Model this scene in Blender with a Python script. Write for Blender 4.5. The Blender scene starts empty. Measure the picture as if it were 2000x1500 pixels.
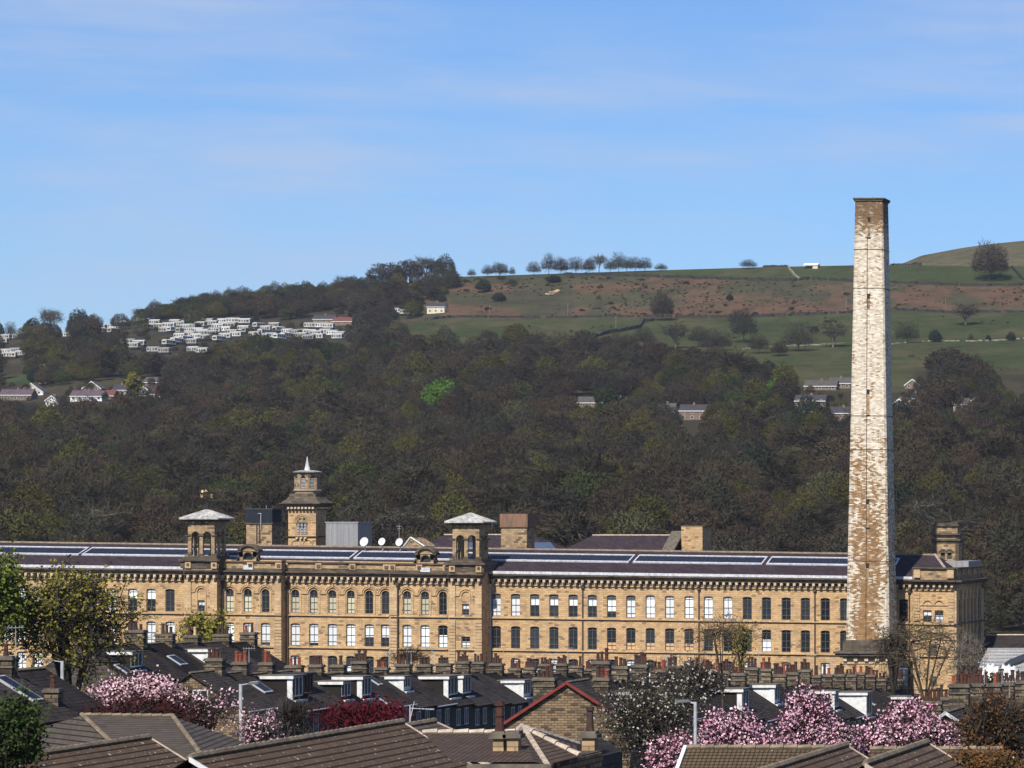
HAZE = 0.000027
EXPO = .42
import bpy, math, random
import numpy as np
R0 = random.Random(7)
F, CX, CY = 6400.0, 3000.0, 1035.0      # focal length and principal point in photo pixels (2000 x 1500)
SL = 0.0137                             # fall of the mill's floor lines
scene = bpy.context.scene
COL = scene.collection

def pt(px, py, Y):
    return ((px-CX)*Y/F, Y, (CY-py)*Y/F)
def fp(px, q, d):                        # a point of the mill front
    Y = 500+d
    return ((px-CX)*Y/F, Y, (CY-(q+SL*(px-960)))*Y/F)

# ------------------------------------------------------------------ mesh building
class MB:
    def __init__(s): s.v = []; s.f = []; s.uv = {}
    def poly(s, pts, uv=None):
        n = len(s.v); s.v += [tuple(p) for p in pts]; s.f.append(tuple(range(n, n+len(pts))))
        if uv: s.uv[len(s.f)-1] = uv
    def hexa(s, a, b):                   # a: 4 pts loop, b: 4 pts loop opposite
        n = len(s.v); s.v += [tuple(p) for p in a]+[tuple(p) for p in b]
        k = len(a)
        s.f.append(tuple(n+i for i in range(k))); s.f.append(tuple(n+k+i for i in reversed(range(k))))
        for i in range(k):
            j = (i+1) % k; s.f.append((n+j, n+i, n+k+i, n+k+j))
    def box(s, x0, x1, y0, y1, z0, z1):
        s.hexa([(x0,y0,z0),(x1,y0,z0),(x1,y1,z0),(x0,y1,z0)], [(x0,y0,z1),(x1,y0,z1),(x1,y1,z1),(x0,y1,z1)])
    def sbox(s, p0, p1, q0, q1, d, dep): # sloping-floor box on the mill: front face at depth d, 'dep' metres thick
        a, b, c, e = fp(p0,q0,d), fp(p1,q0,d), fp(p1,q1,d), fp(p0,q1,d)
        s.hexa([a,b,c,e], [(p[0],p[1]+dep,p[2]) for p in (a,b,c,e)])
    def cyl(s, p0, p1, r0, r1, n=8):
        p0 = np.array(p0, float); p1 = np.array(p1, float); d = p1-p0; d /= (np.linalg.norm(d)+1e-9)
        a = np.cross(d, (0,0,1) if abs(d[2]) < .9 else (1,0,0)); a /= np.linalg.norm(a); b = np.cross(d, a)
        A = [tuple(p0+r0*(math.cos(t)*a+math.sin(t)*b)) for t in [2*math.pi*i/n for i in range(n)]]
        B = [tuple(p1+r1*(math.cos(t)*a+math.sin(t)*b)) for t in [2*math.pi*i/n for i in range(n)]]
        s.hexa(A, B)
    def plane(s, pts, e=None):           # polygon with metric UVs: u along the first edge, v up the slope
        P = [np.array(p, float) for p in pts]; u = P[1]-P[0]; u /= np.linalg.norm(u)
        nn = np.cross(P[1]-P[0], P[2]-P[0]); nn /= np.linalg.norm(nn); v = np.cross(nn, u)
        s.poly(pts, [(float((p-P[0])@u), float((p-P[0])@v)) for p in P])
    def build(s, name, mat, parent=None, smooth=False):
        o = wl(parent)
        me = bpy.data.meshes.new(name)
        me.from_pydata([(x-o[0], y-o[1], z-o[2]) for x,y,z in s.v], [], s.f)
        if s.uv:
            L = me.uv_layers.new(name='UVMap')
            for i, p in enumerate(me.polygons):
                if i in s.uv:
                    for k, li in enumerate(p.loop_indices): L.data[li].uv = s.uv[i][k]
        me.materials.append(mat)
        if smooth: me.shade_smooth()
        me.validate()
        return link(name, me, parent)
def link(name, me, parent=None, loc=None):
    ob = bpy.data.objects.new(name, me); COL.objects.link(ob)
    if parent is not None: ob.parent = parent
    if loc is not None: ob.location = loc
    return ob
def wl(o):
    x = y = z = 0.0
    while o is not None: x += o.location[0]; y += o.location[1]; z += o.location[2]; o = o.parent
    return (x, y, z)
def tag(o, label=None, cat=None, group=None, kind=None):
    if label: o['label'] = label
    if cat: o['category'] = cat
    if group: o['group'] = group
    if kind: o['kind'] = kind
    return o
def thing(name, label, cat, loc=(0,0,0), group=None):
    o = bpy.data.objects.new(name, None); COL.objects.link(o); o.location = loc; o.empty_display_size = 1
    return tag(o, label, cat, group)
def mesh_np(name, V, Q, mat):
    me = bpy.data.meshes.new(name); n = len(V); k = Q.shape[1]
    me.vertices.add(n); me.vertices.foreach_set('co', np.asarray(V, np.float32).ravel())
    me.loops.add(Q.size); me.loops.foreach_set('vertex_index', Q.ravel().astype(np.int32))
    me.polygons.add(len(Q)); me.polygons.foreach_set('loop_start', (np.arange(len(Q))*k).astype(np.int32))
    try: me.polygons.foreach_set('loop_total', np.full(len(Q), k, np.int32))
    except Exception: pass
    me.update(calc_edges=True); me.materials.append(mat)
    return me

# ------------------------------------------------------------------ materials
def newmat(name):
    m = bpy.data.materials.new(name); m.use_nodes = True; nt = m.node_tree; nt.nodes.clear()
    out = nt.nodes.new('ShaderNodeOutputMaterial'); b = nt.nodes.new('ShaderNodeBsdfPrincipled')
    nt.links.new(b.outputs[0], out.inputs[0]); b.inputs['Roughness'].default_value = .85
    if 'Specular IOR Level' in b.inputs: b.inputs['Specular IOR Level'].default_value = .2
    return m, nt, b
def M(nt, op, a, b=None, c=None):
    n = nt.nodes.new('ShaderNodeMath'); n.operation = op
    for i, v in enumerate((a, b, c)):
        if v is None: continue
        if isinstance(v, (int, float)): n.inputs[i].default_value = v
        else: nt.links.new(v, n.inputs[i])
    return n.outputs[0]
def mixc(nt, f, a, b):
    n = nt.nodes.new('ShaderNodeMix'); n.data_type = 'RGBA'
    for i, v in ((0, f), (6, a), (7, b)):
        if isinstance(v, (int, float)): n.inputs[i].default_value = v
        elif isinstance(v, tuple): n.inputs[i].default_value = (*v[:3], 1)
        else: nt.links.new(v, n.inputs[i])
    return n.outputs[2]
def noise(nt, vec, scale, detail=3, rough=.6):
    n = nt.nodes.new('ShaderNodeTexNoise'); n.inputs['Scale'].default_value = scale
    n.inputs['Detail'].default_value = detail; n.inputs['Roughness'].default_value = rough
    if vec is not None: nt.links.new(vec, n.inputs['Vector'])
    return n.outputs[0]
def mrange(nt, v, a, b, c=0., d=1.):
    n = nt.nodes.new('ShaderNodeMapRange')
    nt.links.new(v, n.inputs[0]); n.inputs[1].default_value = a; n.inputs[2].default_value = b
    n.inputs[3].default_value = c; n.inputs[4].default_value = d
    return n.outputs[0]
def coords(nt, kind='Object'):
    tc = nt.nodes.new('ShaderNodeTexCoord'); return tc.outputs[kind]
def sep(nt, v):
    s = nt.nodes.new('ShaderNodeSeparateXYZ'); nt.links.new(v, s.inputs[0]); return s.outputs
def scaled(nt, v, sx, sy, sz):
    m = nt.nodes.new('ShaderNodeVectorMath'); m.operation = 'MULTIPLY'; nt.links.new(v, m.inputs[0]); m.inputs[1].default_value = (sx, sy, sz)
    return m.outputs[0]
def cells(nt, u, v, w, h):
    row = M(nt, 'FLOOR', M(nt, 'DIVIDE', v, h)); uu = M(nt, 'ADD', M(nt, 'DIVIDE', u, w), M(nt, 'MULTIPLY', row, .5))
    col = M(nt, 'FLOOR', uu); c = nt.nodes.new('ShaderNodeCombineXYZ'); nt.links.new(col, c.inputs[0]); nt.links.new(row, c.inputs[1])
    wn = nt.nodes.new('ShaderNodeTexWhiteNoise'); wn.noise_dimensions = '2D'; nt.links.new(c.outputs[0], wn.inputs[0])
    return wn.outputs[0], M(nt, 'FRACT', uu), M(nt, 'FRACT', M(nt, 'DIVIDE', v, h))
def bump(nt, b, h, dist=.05, st=.6):
    n = nt.nodes.new('ShaderNodeBump'); n.inputs['Distance'].default_value = dist; n.inputs['Strength'].default_value = st
    nt.links.new(h, n.inputs['Height']); nt.links.new(n.outputs[0], b.inputs['Normal'])
def masonry(name, ca, cb, stain, w=.55, h=.28, mortar=(.1,.08,.06), mw=.1, stainamt=.4, darkfrac=0., streak=.0):
    m, nt, b = newmat(name); co = coords(nt); s = sep(nt, co)
    u = M(nt, 'ADD', s[0], s[1]); r, fu, fv = cells(nt, u, s[2], w, h)
    col = mixc(nt, r, ca, cb)
    if darkfrac: col = mixc(nt, M(nt, 'MULTIPLY', M(nt, 'GREATER_THAN', M(nt, 'FRACT', M(nt, 'MULTIPLY', r, 17.3)), 1-darkfrac), .8), col, stain)
    n1 = noise(nt, scaled(nt, co, .35, .35, .9), 1., 5, .7)
    col = mixc(nt, M(nt, 'MULTIPLY', mrange(nt, n1, .48, .68), stainamt), col, stain)
    if streak:
        n2 = noise(nt, scaled(nt, co, 1.6, 1.6, .12), 1., 4, .7)
        col = mixc(nt, M(nt, 'MULTIPLY', mrange(nt, n2, .52, .72), streak), col, stain)
    if mw:
        mm = M(nt, 'MAXIMUM', M(nt, 'LESS_THAN', fv, mw), M(nt, 'LESS_THAN', fu, mw*h/w))
        col = mixc(nt, M(nt, 'MULTIPLY', mm, .75), col, mortar)
        bump(nt, b, M(nt, 'ADD', M(nt, 'MULTIPLY', r, .6), M(nt, 'SUBTRACT', 1., mm)), .04, .5)
    nt.links.new(col, b.inputs['Base Color'])
    return m
def plain(name, c, c2=None, sc=1.5, rough=.7, spec=.2, metal=0., stretch=(1,1,1)):
    m, nt, b = newmat(name); b.inputs['Roughness'].default_value = rough; b.inputs['Metallic'].default_value = metal
    if 'Specular IOR Level' in b.inputs: b.inputs['Specular IOR Level'].default_value = spec
    c2 = c2 or tuple(x*.75 for x in c)
    n = noise(nt, scaled(nt, coords(nt), *stretch), sc, 5, .65)
    nt.links.new(mixc(nt, mrange(nt, n, .35, .65), c, c2), b.inputs['Base Color'])
    return m
def tiles(name, ca, cb, line, gauge=.34, width=.33, lw=.16, cols=0., speck=0., moss=None, spec=.15):
    m, nt, b = newmat(name); uv = coords(nt, 'UV'); s = sep(nt, uv)
    r, fu, fv = cells(nt, s[0], s[1], width, gauge); co = coords(nt)
    wob = M(nt, 'MULTIPLY', M(nt, 'SUBTRACT', r, .5), .06)
    col = mixc(nt, r, ca, cb)
    n1 = noise(nt, co, .7, 5, .7); col = mixc(nt, M(nt, 'MULTIPLY', mrange(nt, n1, .42, .66), .5), col, moss or tuple(x*.6 for x in ca))
    if speck:
        n2 = noise(nt, co, 7., 2, .5); col = mixc(nt, M(nt, 'MULTIPLY', M(nt, 'GREATER_THAN', n2, 1-speck), .8), col, (.5,.48,.42))
    ln = M(nt, 'LESS_THAN', M(nt, 'ADD', fv, wob), lw)  # dark band painted along each course as its overlap shadow
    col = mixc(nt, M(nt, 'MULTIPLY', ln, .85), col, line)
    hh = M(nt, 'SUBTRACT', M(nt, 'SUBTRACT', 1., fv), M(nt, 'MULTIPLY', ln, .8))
    if cols:
        lc = M(nt, 'LESS_THAN', M(nt, 'FRACT', M(nt, 'DIVIDE', s[0], width)), .3)
        col = mixc(nt, M(nt, 'MULTIPLY', lc, cols), col, line)
        hh = M(nt, 'SUBTRACT', hh, M(nt, 'MULTIPLY', lc, .6))
    bump(nt, b, hh, .04, .7)
    nt.links.new(col, b.inputs['Base Color']); b.inputs['Roughness'].default_value = .8
    b.inputs['Specular IOR Level'].default_value = spec
    return m
def foliage(name, ca, cb, nsc=.35, rnd=.24, trans=0.):
    m, nt, b = newmat(name); co = coords(nt)
    n = noise(nt, co, nsc, 4, .7); col = mixc(nt, mrange(nt, n, .36, .64), ca, cb)
    oi = nt.nodes.new('ShaderNodeObjectInfo')
    hs = nt.nodes.new('ShaderNodeHueSaturation'); nt.links.new(col, hs.inputs['Color'])
    nt.links.new(mrange(nt, oi.outputs['Random'], 0, 1, 1-rnd, 1+rnd), hs.inputs['Value'])
    r2 = M(nt, 'FRACT', M(nt, 'MULTIPLY', oi.outputs['Random'], 7.31)); nt.links.new(mrange(nt, r2, 0, 1, .5-.02*rnd/.35, .5+.025*rnd/.35), hs.inputs['Hue'])
    nt.links.new(hs.outputs[0], b.inputs['Base Color']); b.inputs['Roughness'].default_value = .9
    b.inputs['Specular IOR Level'].default_value = .05
    return m

STONE = masonry('golden_sandstone', (.56,.37,.19), (.41,.265,.135), (.16,.115,.07), .62, .3, (.2,.14,.085), .1, .5, .07, .38)
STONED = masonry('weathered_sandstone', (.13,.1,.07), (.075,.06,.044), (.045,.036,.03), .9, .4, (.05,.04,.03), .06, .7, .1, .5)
STONEM = masonry('mottled_sandstone', (.42,.29,.16), (.27,.185,.105), (.09,.07,.05), .7, .35, (.09,.065,.04), .08, .6, .12, .4)
TRIM = masonry('dressed_sandstone', (.52,.37,.21), (.42,.28,.15), (.16,.12,.08), .8, .5, (.15,.1,.07), .05, .45, 0, .4)
BRACKET = plain('bracket_stone', (.58,.45,.3), (.4,.3,.2), 3.)
SLATE = masonry('plum_slate', (.058,.041,.048), (.036,.027,.032), (.02,.016,.019), .5, .28, (.03,.025,.03), .12, .45, 0, .6)
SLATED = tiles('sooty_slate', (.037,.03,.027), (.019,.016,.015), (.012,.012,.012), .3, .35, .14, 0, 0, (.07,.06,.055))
LEAD = plain('pale_lead', (.62,.62,.64), (.34,.34,.36), 2.2, .55, .3)
LEADR = plain('lead_roof', (.52,.52,.5), (.22,.2,.17), 1.6, .5, .3)
WHITE = plain('white_paint', (.7,.7,.68), (.5,.5,.48), 3., .5, .3)
BLIND = plain('white_blind', (.82,.84,.84), (.7,.73,.74), .8, .6)
BLINDC = plain('cream_blind', (.5,.47,.33), (.4,.38,.27), .8, .6)
GREYB = plain('grey_blind', (.12,.14,.14), (.08,.09,.09), 1.)
PANELT = plain('tan_panel', (.6,.38,.2), (.5,.3,.16), 1.)
GLASS = plain('dark_glass', (.01,.011,.013), (.025,.026,.028), .9, .3, .3)
SKYG = plain('roof_glazing', (.01,.014,.03), (.018,.024,.045), 1.2, .6, .15)
FRAME = plain('window_frame_grey', (.1,.105,.1), (.07,.07,.07), 2.)
DARKM = plain('black_metal', (.02,.02,.022), (.03,.03,.03), 2., .5)
PIPE = plain('cast_iron', (.05,.035,.03), (.09,.06,.05), 2., .6)
NAVY = plain('navy_tank', (.01,.014,.022), (.016,.02,.03), 1.)
RUST = plain('rusty_sheet', (.25,.14,.09), (.13,.085,.06), 1.4, .8, .1, 0, (1.5,1.5,.25))
CLAD = plain('grey_cladding', (.32,.31,.31), (.17,.165,.165), 1.5, .6, .2, 0, (3,3,.08))
GOLD = plain('gilded_metal', (.7,.5,.22), (.5,.35,.15), 4., .4)
TERR = masonry('sooty_wall_stone', (.24,.18,.11), (.105,.08,.052), (.03,.026,.022), .5, .2, (.03,.025,.02), .2, .5, .2, .3)
TERR2 = masonry('stack_stone', (.2,.15,.095), (.055,.043,.031), (.028,.024,.02), .45, .22, (.025,.02,.016), .22, .6, .25, .3)
GABLE = masonry('brown_wall_stone', (.27,.185,.105), (.15,.105,.062), (.04,.03,.024), .45, .17, (.03,.024,.018), .25, .4, .22)
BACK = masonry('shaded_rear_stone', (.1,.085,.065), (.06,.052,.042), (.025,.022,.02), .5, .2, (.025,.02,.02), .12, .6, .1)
CAPST = plain('capstone', (.07,.06,.048), (.16,.135,.1), 2.)
POTS = [plain('terracotta_red', (.3,.075,.035), (.16,.045,.025), 5.), plain('terracotta_brown', (.09,.035,.024), (.04,.02,.016), 5.),
        plain('soot_black_pot', (.035,.025,.022), (.07,.04,.03), 5.), plain('buff_pot', (.55,.4,.24), (.4,.28,.16), 5.)]
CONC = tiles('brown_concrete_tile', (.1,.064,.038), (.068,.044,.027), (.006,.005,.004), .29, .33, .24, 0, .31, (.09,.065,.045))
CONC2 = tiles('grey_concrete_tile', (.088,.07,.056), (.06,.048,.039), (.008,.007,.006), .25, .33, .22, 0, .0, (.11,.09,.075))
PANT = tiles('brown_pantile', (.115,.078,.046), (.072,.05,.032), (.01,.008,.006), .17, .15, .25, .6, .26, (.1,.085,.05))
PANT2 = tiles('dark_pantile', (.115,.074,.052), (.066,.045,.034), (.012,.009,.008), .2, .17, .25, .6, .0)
RIDGE = plain('ridge_tile', (.22,.175,.12), (.12,.09,.06), 2.)
RIDGEW = plain('pale_ridge_tile', (.52,.43,.34), (.3,.24,.18), 2.5)
REDP = plain('red_bargeboard', (.22,.035,.03), (.14,.03,.025), 2., .5)
BROWNT = plain('brown_timber', (.09,.035,.028), (.06,.025,.02), 2.)
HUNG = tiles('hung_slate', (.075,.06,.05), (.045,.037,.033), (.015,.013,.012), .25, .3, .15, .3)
BARK = plain('bark', (.05,.04,.03), (.025,.02,.016), 4.)
BARKO = plain('olive_bark', (.11,.085,.05), (.06,.046,.03), 2.)
BARKL = plain('pale_bark', (.2,.17,.13), (.11,.09,.07), 2.)
GALV = plain('galvanised_steel', (.42,.43,.44), (.3,.3,.31), 3., .4, .4)
CARW = plain('caravan_cream', (.5,.48,.42), (.36,.34,.3), .4, .6)
CARG = plain('caravan_green', (.36,.48,.4), (.3,.42,.35), .4, .6)
CARR = plain('caravan_roof', (.62,.62,.6), (.36,.36,.35), .4)
CARX = plain('caravan_white', (.7,.7,.67), (.45,.45,.43), .4, .6)
DRY = masonry('dry_stone', (.045,.04,.034), (.02,.018,.016), (.012,.011,.01), 1.2, .5, (.02,.02,.02), 0., .5)
DRYP = masonry('pale_dry_stone', (.3,.27,.21), (.16,.14,.11), (.1,.09,.07), 1.2, .5, (.02,.02,.02), 0., .5)
# twigs and leaves (real colours of bare spring crowns)
TW = [foliage('brown_twigs', (.058,.046,.029), (.034,.028,.018)), foliage('purple_twigs', (.046,.035,.025), (.027,.021,.016)),
      foliage('grey_twigs', (.048,.044,.03), (.029,.027,.018)), foliage('olive_buds', (.078,.07,.019), (.046,.042,.013)),
      foliage('green_buds', (.046,.056,.017), (.027,.035,.012)), foliage('russet_twigs', (.066,.047,.028), (.038,.028,.018))]
LEAFG = foliage('fresh_green_leaves', (.13,.155,.025), (.055,.07,.014), .6, .12)
LEAFB = foliage('bright_green_leaves', (.08,.15,.02), (.04,.08,.012), .6, .1)
LEAFK = foliage('deep_green_leaves', (.05,.075,.02), (.02,.034,.012), .6, .1)
LEAFY = foliage('yellow_green_leaves', (.23,.21,.035), (.1,.1,.018), .6, .1)
LEAFD = foliage('dark_evergreen', (.03,.038,.022), (.015,.021,.014), .3, .15)
CONIF = foliage('golden_conifer', (.2,.17,.03), (.09,.09,.02), .5, .1)
PINK = foliage('pink_blossom', (.84,.58,.64), (.5,.2,.3), 1.6, .05)
PINKL = foliage('pale_pink_blossom', (.78,.58,.6), (.45,.22,.28), 1.6, .05)
WHITB = foliage('white_blossom', (.52,.5,.44), (.25,.24,.2), 1.6, .05)
CRIM = foliage('crimson_leaves', (.12,.012,.022), (.035,.006,.01), 1.2, .05)
MAROON = foliage('maroon_leaves', (.055,.014,.015), (.028,.01,.01), 1.2, .05)
ORAN = foliage('rust_leaves', (.19,.085,.028), (.06,.038,.018), .9, .05)
BUD = foliage('green_bud_leaves', (.085,.082,.038), (.045,.043,.02), .9, .05)

def vary(m, lo, hi):
    nt = m.node_tree; b = [n for n in nt.nodes if n.type == 'BSDF_PRINCIPLED'][0]; l = b.inputs['Base Color'].links[0]; src = l.from_socket
    oi = nt.nodes.new('ShaderNodeObjectInfo'); hs = nt.nodes.new('ShaderNodeHueSaturation'); nt.links.new(src, hs.inputs['Color'])
    nt.links.new(mrange(nt, oi.outputs['Random'], 0, 1, lo, hi), hs.inputs['Value']); nt.links.new(hs.outputs[0], b.inputs['Base Color'])
SLATE.node_tree.nodes['Principled BSDF'].inputs['Specular IOR Level'].default_value = .03; SLATED.node_tree.nodes['Principled BSDF'].inputs['Specular IOR Level'].default_value = .05
vary(GLASS, .3, 2.2); vary(BLIND, .72, 1.04); vary(BLINDC, .8, 1.2); vary(CARW, .55, 1.2); vary(CARX, .5, 1.1); vary(CARR, .45, 1.1); vary(SLATED, .5, 1.15); vary(TERR2, .6, 1.3)  # random pane brightness in GLASS stands in for differing reflections
def chimney_mat():
    m, nt, b = newmat('limewashed_chimney_stone'); co = coords(nt); s = sep(nt, co)
    u = M(nt, 'ADD', s[0], s[1]); r, fu, fv = cells(nt, u, s[2], .5, .19)
    big = noise(nt, scaled(nt, co, .45, .45, .16), 1., 5, .7)
    mid = noise(nt, scaled(nt, co, 1.5, 1.5, .22), 1., 4, .65)
    cr = nt.nodes.new('ShaderNodeValToRGB'); nt.links.new(M(nt, 'DIVIDE', s[2], 65.), cr.inputs[0])
    e = cr.color_ramp.elements
    stops = [(0,.03),(.1,.02),(.2,.0),(.3,.1),(.36,.38),(.43,.72),(.5,.9),(.85,.93),(.925,.85),(.955,.45),(.975,.12),(1,.08)]
    e[0].position = 0; e[0].color = (.03,)*3+(1,); e[1].position = 1; e[1].color = (.08,)*3+(1,)
    for p, c in stops[1:-1]: k = e.new(p); k.color = (c, c, c, 1)
    edge = mrange(nt, M(nt, 'ABSOLUTE', M(nt, 'SUBTRACT', s[0], .0)), .9, 2.7, 0., .6)
    low = mrange(nt, s[2], 18, 28, 1., 0.)
    f = M(nt, 'ADD', cr.outputs[0], M(nt, 'MULTIPLY', edge, low))
    f = M(nt, 'ADD', f, M(nt, 'MULTIPLY', M(nt, 'SUBTRACT', big, .5), 1.45)); f = M(nt, 'ADD', f, M(nt, 'MULTIPLY', M(nt, 'SUBTRACT', mid, .5), 1.1))
    w = mrange(nt, M(nt, 'SUBTRACT', f, r), -.2, .2)
    brown = mixc(nt, M(nt, 'FRACT', M(nt, 'MULTIPLY', r, 9.7)), (.31,.175,.075), (.16,.095,.046))
    white = mixc(nt, M(nt, 'FRACT', M(nt, 'MULTIPLY', r, 5.3)), (.7,.64,.53), (.44,.37,.27))
    col = mixc(nt, w, brown, white)
    mm = M(nt, 'LESS_THAN', fv, .14); col = mixc(nt, M(nt, 'MULTIPLY', mm, .45), col, (.24,.17,.1))
    soot = mrange(nt, M(nt, 'ADD', s[2], M(nt, 'MULTIPLY', big, 6.)), 62.5, 66.5); col = mixc(nt, M(nt, 'MULTIPLY', soot, .55), col, (.08,.055,.035))
    nt.links.new(col, b.inputs['Base Color']); bump(nt, b, M(nt, 'SUBTRACT', r, mm), .05, .5)
    return m
CHIM = chimney_mat()
# ------------------------------------------------------------------ terrain
NEAR_Y = [20, 60, 120, 200, 240, 320, 400, 480, 560, 640]
NEAR_Z = [-6, -11.5, -14.5, -17.5, -18.5, -21.5, -24, -25.6, -27.5, -28]
PXC = [-1500, 0, 150, 400, 700, 900, 1000, 1300, 1500, 1700, 2000, 3500]
YA =  [750, 900, 1050, 1250, 1450, 1650, 1850, 2000, 2150, 2300]
YT = {-1500:[1240,1120,1020, 950, 880, 800, 740, 700, 690, 680],
      0:    [1240,1120,1020, 950, 880, 790, 738, 700, 678, 662],
      150:  [1240,1120,1020, 945, 870, 785, 722, 685, 662, 650],
      400:  [1240,1120,1015, 940, 865, 780, 710, 672, 642, 600],
      700:  [1240,1120,1010, 935, 858, 775, 700, 662, 630, 562],
      900:  [1240,1115,1005, 930, 852, 770, 690, 655, 618, 540],
      1000: [1240,1115,1005, 928, 850, 768, 690, 655, 614, 537],
      1300: [1240,1115,1000, 922, 845, 762, 690, 655, 612, 527],
      1500: [1240,1115,1000, 920, 840, 760, 690, 655, 610, 521],
      1700: [1240,1115,1000, 918, 838, 758, 690, 652, 606, 517],
      2000: [1240,1115,1000, 915, 835, 755, 690, 650, 605, 520],
      3500: [1240,1115,1000, 910, 830, 750, 685, 645, 600, 520]}
ZG = np.array([[(CY-y)*Y/F for y, Y in zip(YT[p], YA)] for p in PXC])
FARH = ([-1500, 200, 900, 1400, 1600, 1700, 1760, 1800, 1880, 1940, 2000, 2300, 3500], [760, 760, 640, 600, 560, 522, 516, 499, 484, 476, 470, 455, 440])
def tz(px, Y):
    if Y <= 640: return float(np.interp(Y, NEAR_Y, NEAR_Z))
    zs = [float(np.interp(px, PXC, ZG[:, j])) for j in range(len(YA))]
    zs = [-28.0]+zs; ys = [640]+YA
    if Y <= 2300: return float(np.interp(Y, ys, zs))
    zend = zs[-1]; zfar = (CY-float(np.interp(px, *FARH)))*3100/F
    zmid = zend-3
    if Y <= 2600: return zend+(zmid-zend)*(Y-2300)/300
    if Y <= 3100: return zmid+(zfar-zmid)*(Y-2600)/500
    return zfar-(Y-3100)*.02
def tzx(X, Y): return tz(CX+X*F/Y, Y)
def hit(px, py, y0=700, y1=2320):
    Y = y0
    while Y < y1:
        z = tz(px, Y)
        if CY-z*F/Y <= py: break
        Y += 2.5
    return (px-CX)*Y/F, Y, tz(px, Y)

def in_poly(x, y, P):
    c = False; j = len(P)-1
    for i in range(len(P)):
        if (P[i][1] > y) != (P[j][1] > y) and x < (P[j][0]-P[i][0])*(y-P[i][1])/(P[j][1]-P[i][1])+P[i][0]: c = not c
        j = i
    return c
rs = np.random.RandomState(3)
def vnoise(x, y, s):
    x, y = x/s, y/s; xi, yi = math.floor(x), math.floor(y); fx, fy = x-xi, y-yi
    h = lambda a, b: (math.sin(a*127.1+b*311.7)*43758.5453) % 1
    fx = fx*fx*(3-2*fx); fy = fy*fy*(3-2*fy)
    return (h(xi,yi)*(1-fx)+h(xi+1,yi)*fx)*(1-fy)+(h(xi,yi+1)*(1-fx)+h(xi+1,yi+1)*fx)*fy
GREEN, GREEN2, OLIVE, BRACK, SCRUB, WOOD, TOWN = (.04,.053,.022), (.034,.055,.025), (.068,.064,.032), (.1,.06,.04), (.052,.05,.03), (.04,.034,.025), (.06,.055,.045)
FARG = (.1,.088,.05)
UPW = ([880, 1000, 1100, 1200, 1300, 1400, 1550, 1580, 1660, 1740, 1900, 2010], [540, 540, 538, 539, 543, 546, 550, 546, 551, 554, 560, 558])   # upper field wall
LOW = ([780, 830, 880, 950, 1060, 1200, 1300, 1400, 1500, 1650, 1740, 1850, 2010], [640, 626, 620, 621, 622, 620, 620, 620, 618, 612, 606, 611, 610])
def zone(px, py, Y):
    if Y < 520: return TOWN
    if Y > 2320: return FARG
    if px < 80 and 732 < py < 752: return GREEN2
    if px > 760 and py < 715:
        up = np.interp(px, *UPW); lo = np.interp(px, *LOW)
        if py < up: return GREEN
        n = vnoise(px, py*4, 90)*.55+vnoise(px+50, py*4, 33)*.3+vnoise(px, py*5, 12)*.15
        if py < lo:
            t = n+(.12 if px > 1330 else -.03 if px > 1120 or px < 1000 else -.15) - (.25 if py < up+14 and px < 1260 else 0)
            if t > .56: return BRACK
            if t > .48: return tuple((a+b)/2 for a, b in zip(BRACK, SCRUB))
            return SCRUB
        if px < 880 or px > 1300 or py < 668:
            if n > .62: return OLIVE
            return GREEN if n < .42 else tuple((a*.6+b*.4) for a, b in zip(GREEN, OLIVE))
        return SCRUB
    if px > 1520 and py < 760 and not (px > 1780 and py > 700): return tuple((a*.5+b*.5) for a, b in zip(GREEN, OLIVE))
    return WOOD
def terrain():
    pxs = [-4500,-3000,-2000,-1200,-700,-300]+list(range(-100, 2101, 8))+[2200,2400,2800,3500,4500,6000,8000,11000]
    ys = [12, 20, 40, 60, 90, 120, 160, 200, 240, 280, 320, 360, 400, 440, 480, 520, 560, 600, 640, 700]
    y = 720
    while y < 1850: ys.append(y); y += 25
    while y < 2330: ys.append(y); y += 6
    ys += [2360,2450,2600,2700,2800,2900,3000,3100,3400,4000,6000,9000,16000]
    V = []; C = []
    for Y in ys:
        for px in pxs:
            z = tz(px, Y)
            if 700 < Y < 2250: z += (vnoise((px-CX)*Y/F, Y, 60)-.5)*1.6*min(1, (2250-Y)/60)
            V.append(((px-CX)*Y/F, Y, z)); C.append((*zone(px, CY-z*F/Y, Y), 1))
    n, m = len(ys), len(pxs)
    idx = np.arange(n*m).reshape(n, m)
    Q = np.stack([idx[:-1,:-1], idx[:-1,1:], idx[1:,1:], idx[1:,:-1]], -1).reshape(-1, 4)
    mat, nt, b = newmat('hill_and_field')
    at = nt.nodes.new('ShaderNodeAttribute'); at.attribute_name = 'zone'
    co = coords(nt); n1 = noise(nt, scaled(nt, co, .5, .5, 1), .11, 8, .75); n2 = noise(nt, co, .22, 6, .75)
    c = mixc(nt, M(nt, 'MULTIPLY', mrange(nt, n1, .46, .6), .62), at.outputs[0], (.03,.03,.018))
    n3 = noise(nt, scaled(nt, co, .6, .25, 1), .045, 6, .7); c = mixc(nt, M(nt, 'MULTIPLY', mrange(nt, n3, .5, .62), .4), c, (.085,.075,.04))
    c = mixc(nt, M(nt, 'MULTIPLY', mrange(nt, n2, .55, .7), .3), c, (.13,.115,.06))
    nt.links.new(c, b.inputs['Base Color']); b.inputs['Roughness'].default_value = 1; b.inputs['Specular IOR Level'].default_value = 0
    me = mesh_np('ground', np.array(V), Q, mat)
    a = me.color_attributes.new('zone', 'FLOAT_COLOR', 'POINT'); a.data.foreach_set('color', np.array(C, np.float32).ravel())
    me.shade_smooth()
    tag(link('ground', me), kind='structure')
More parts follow.
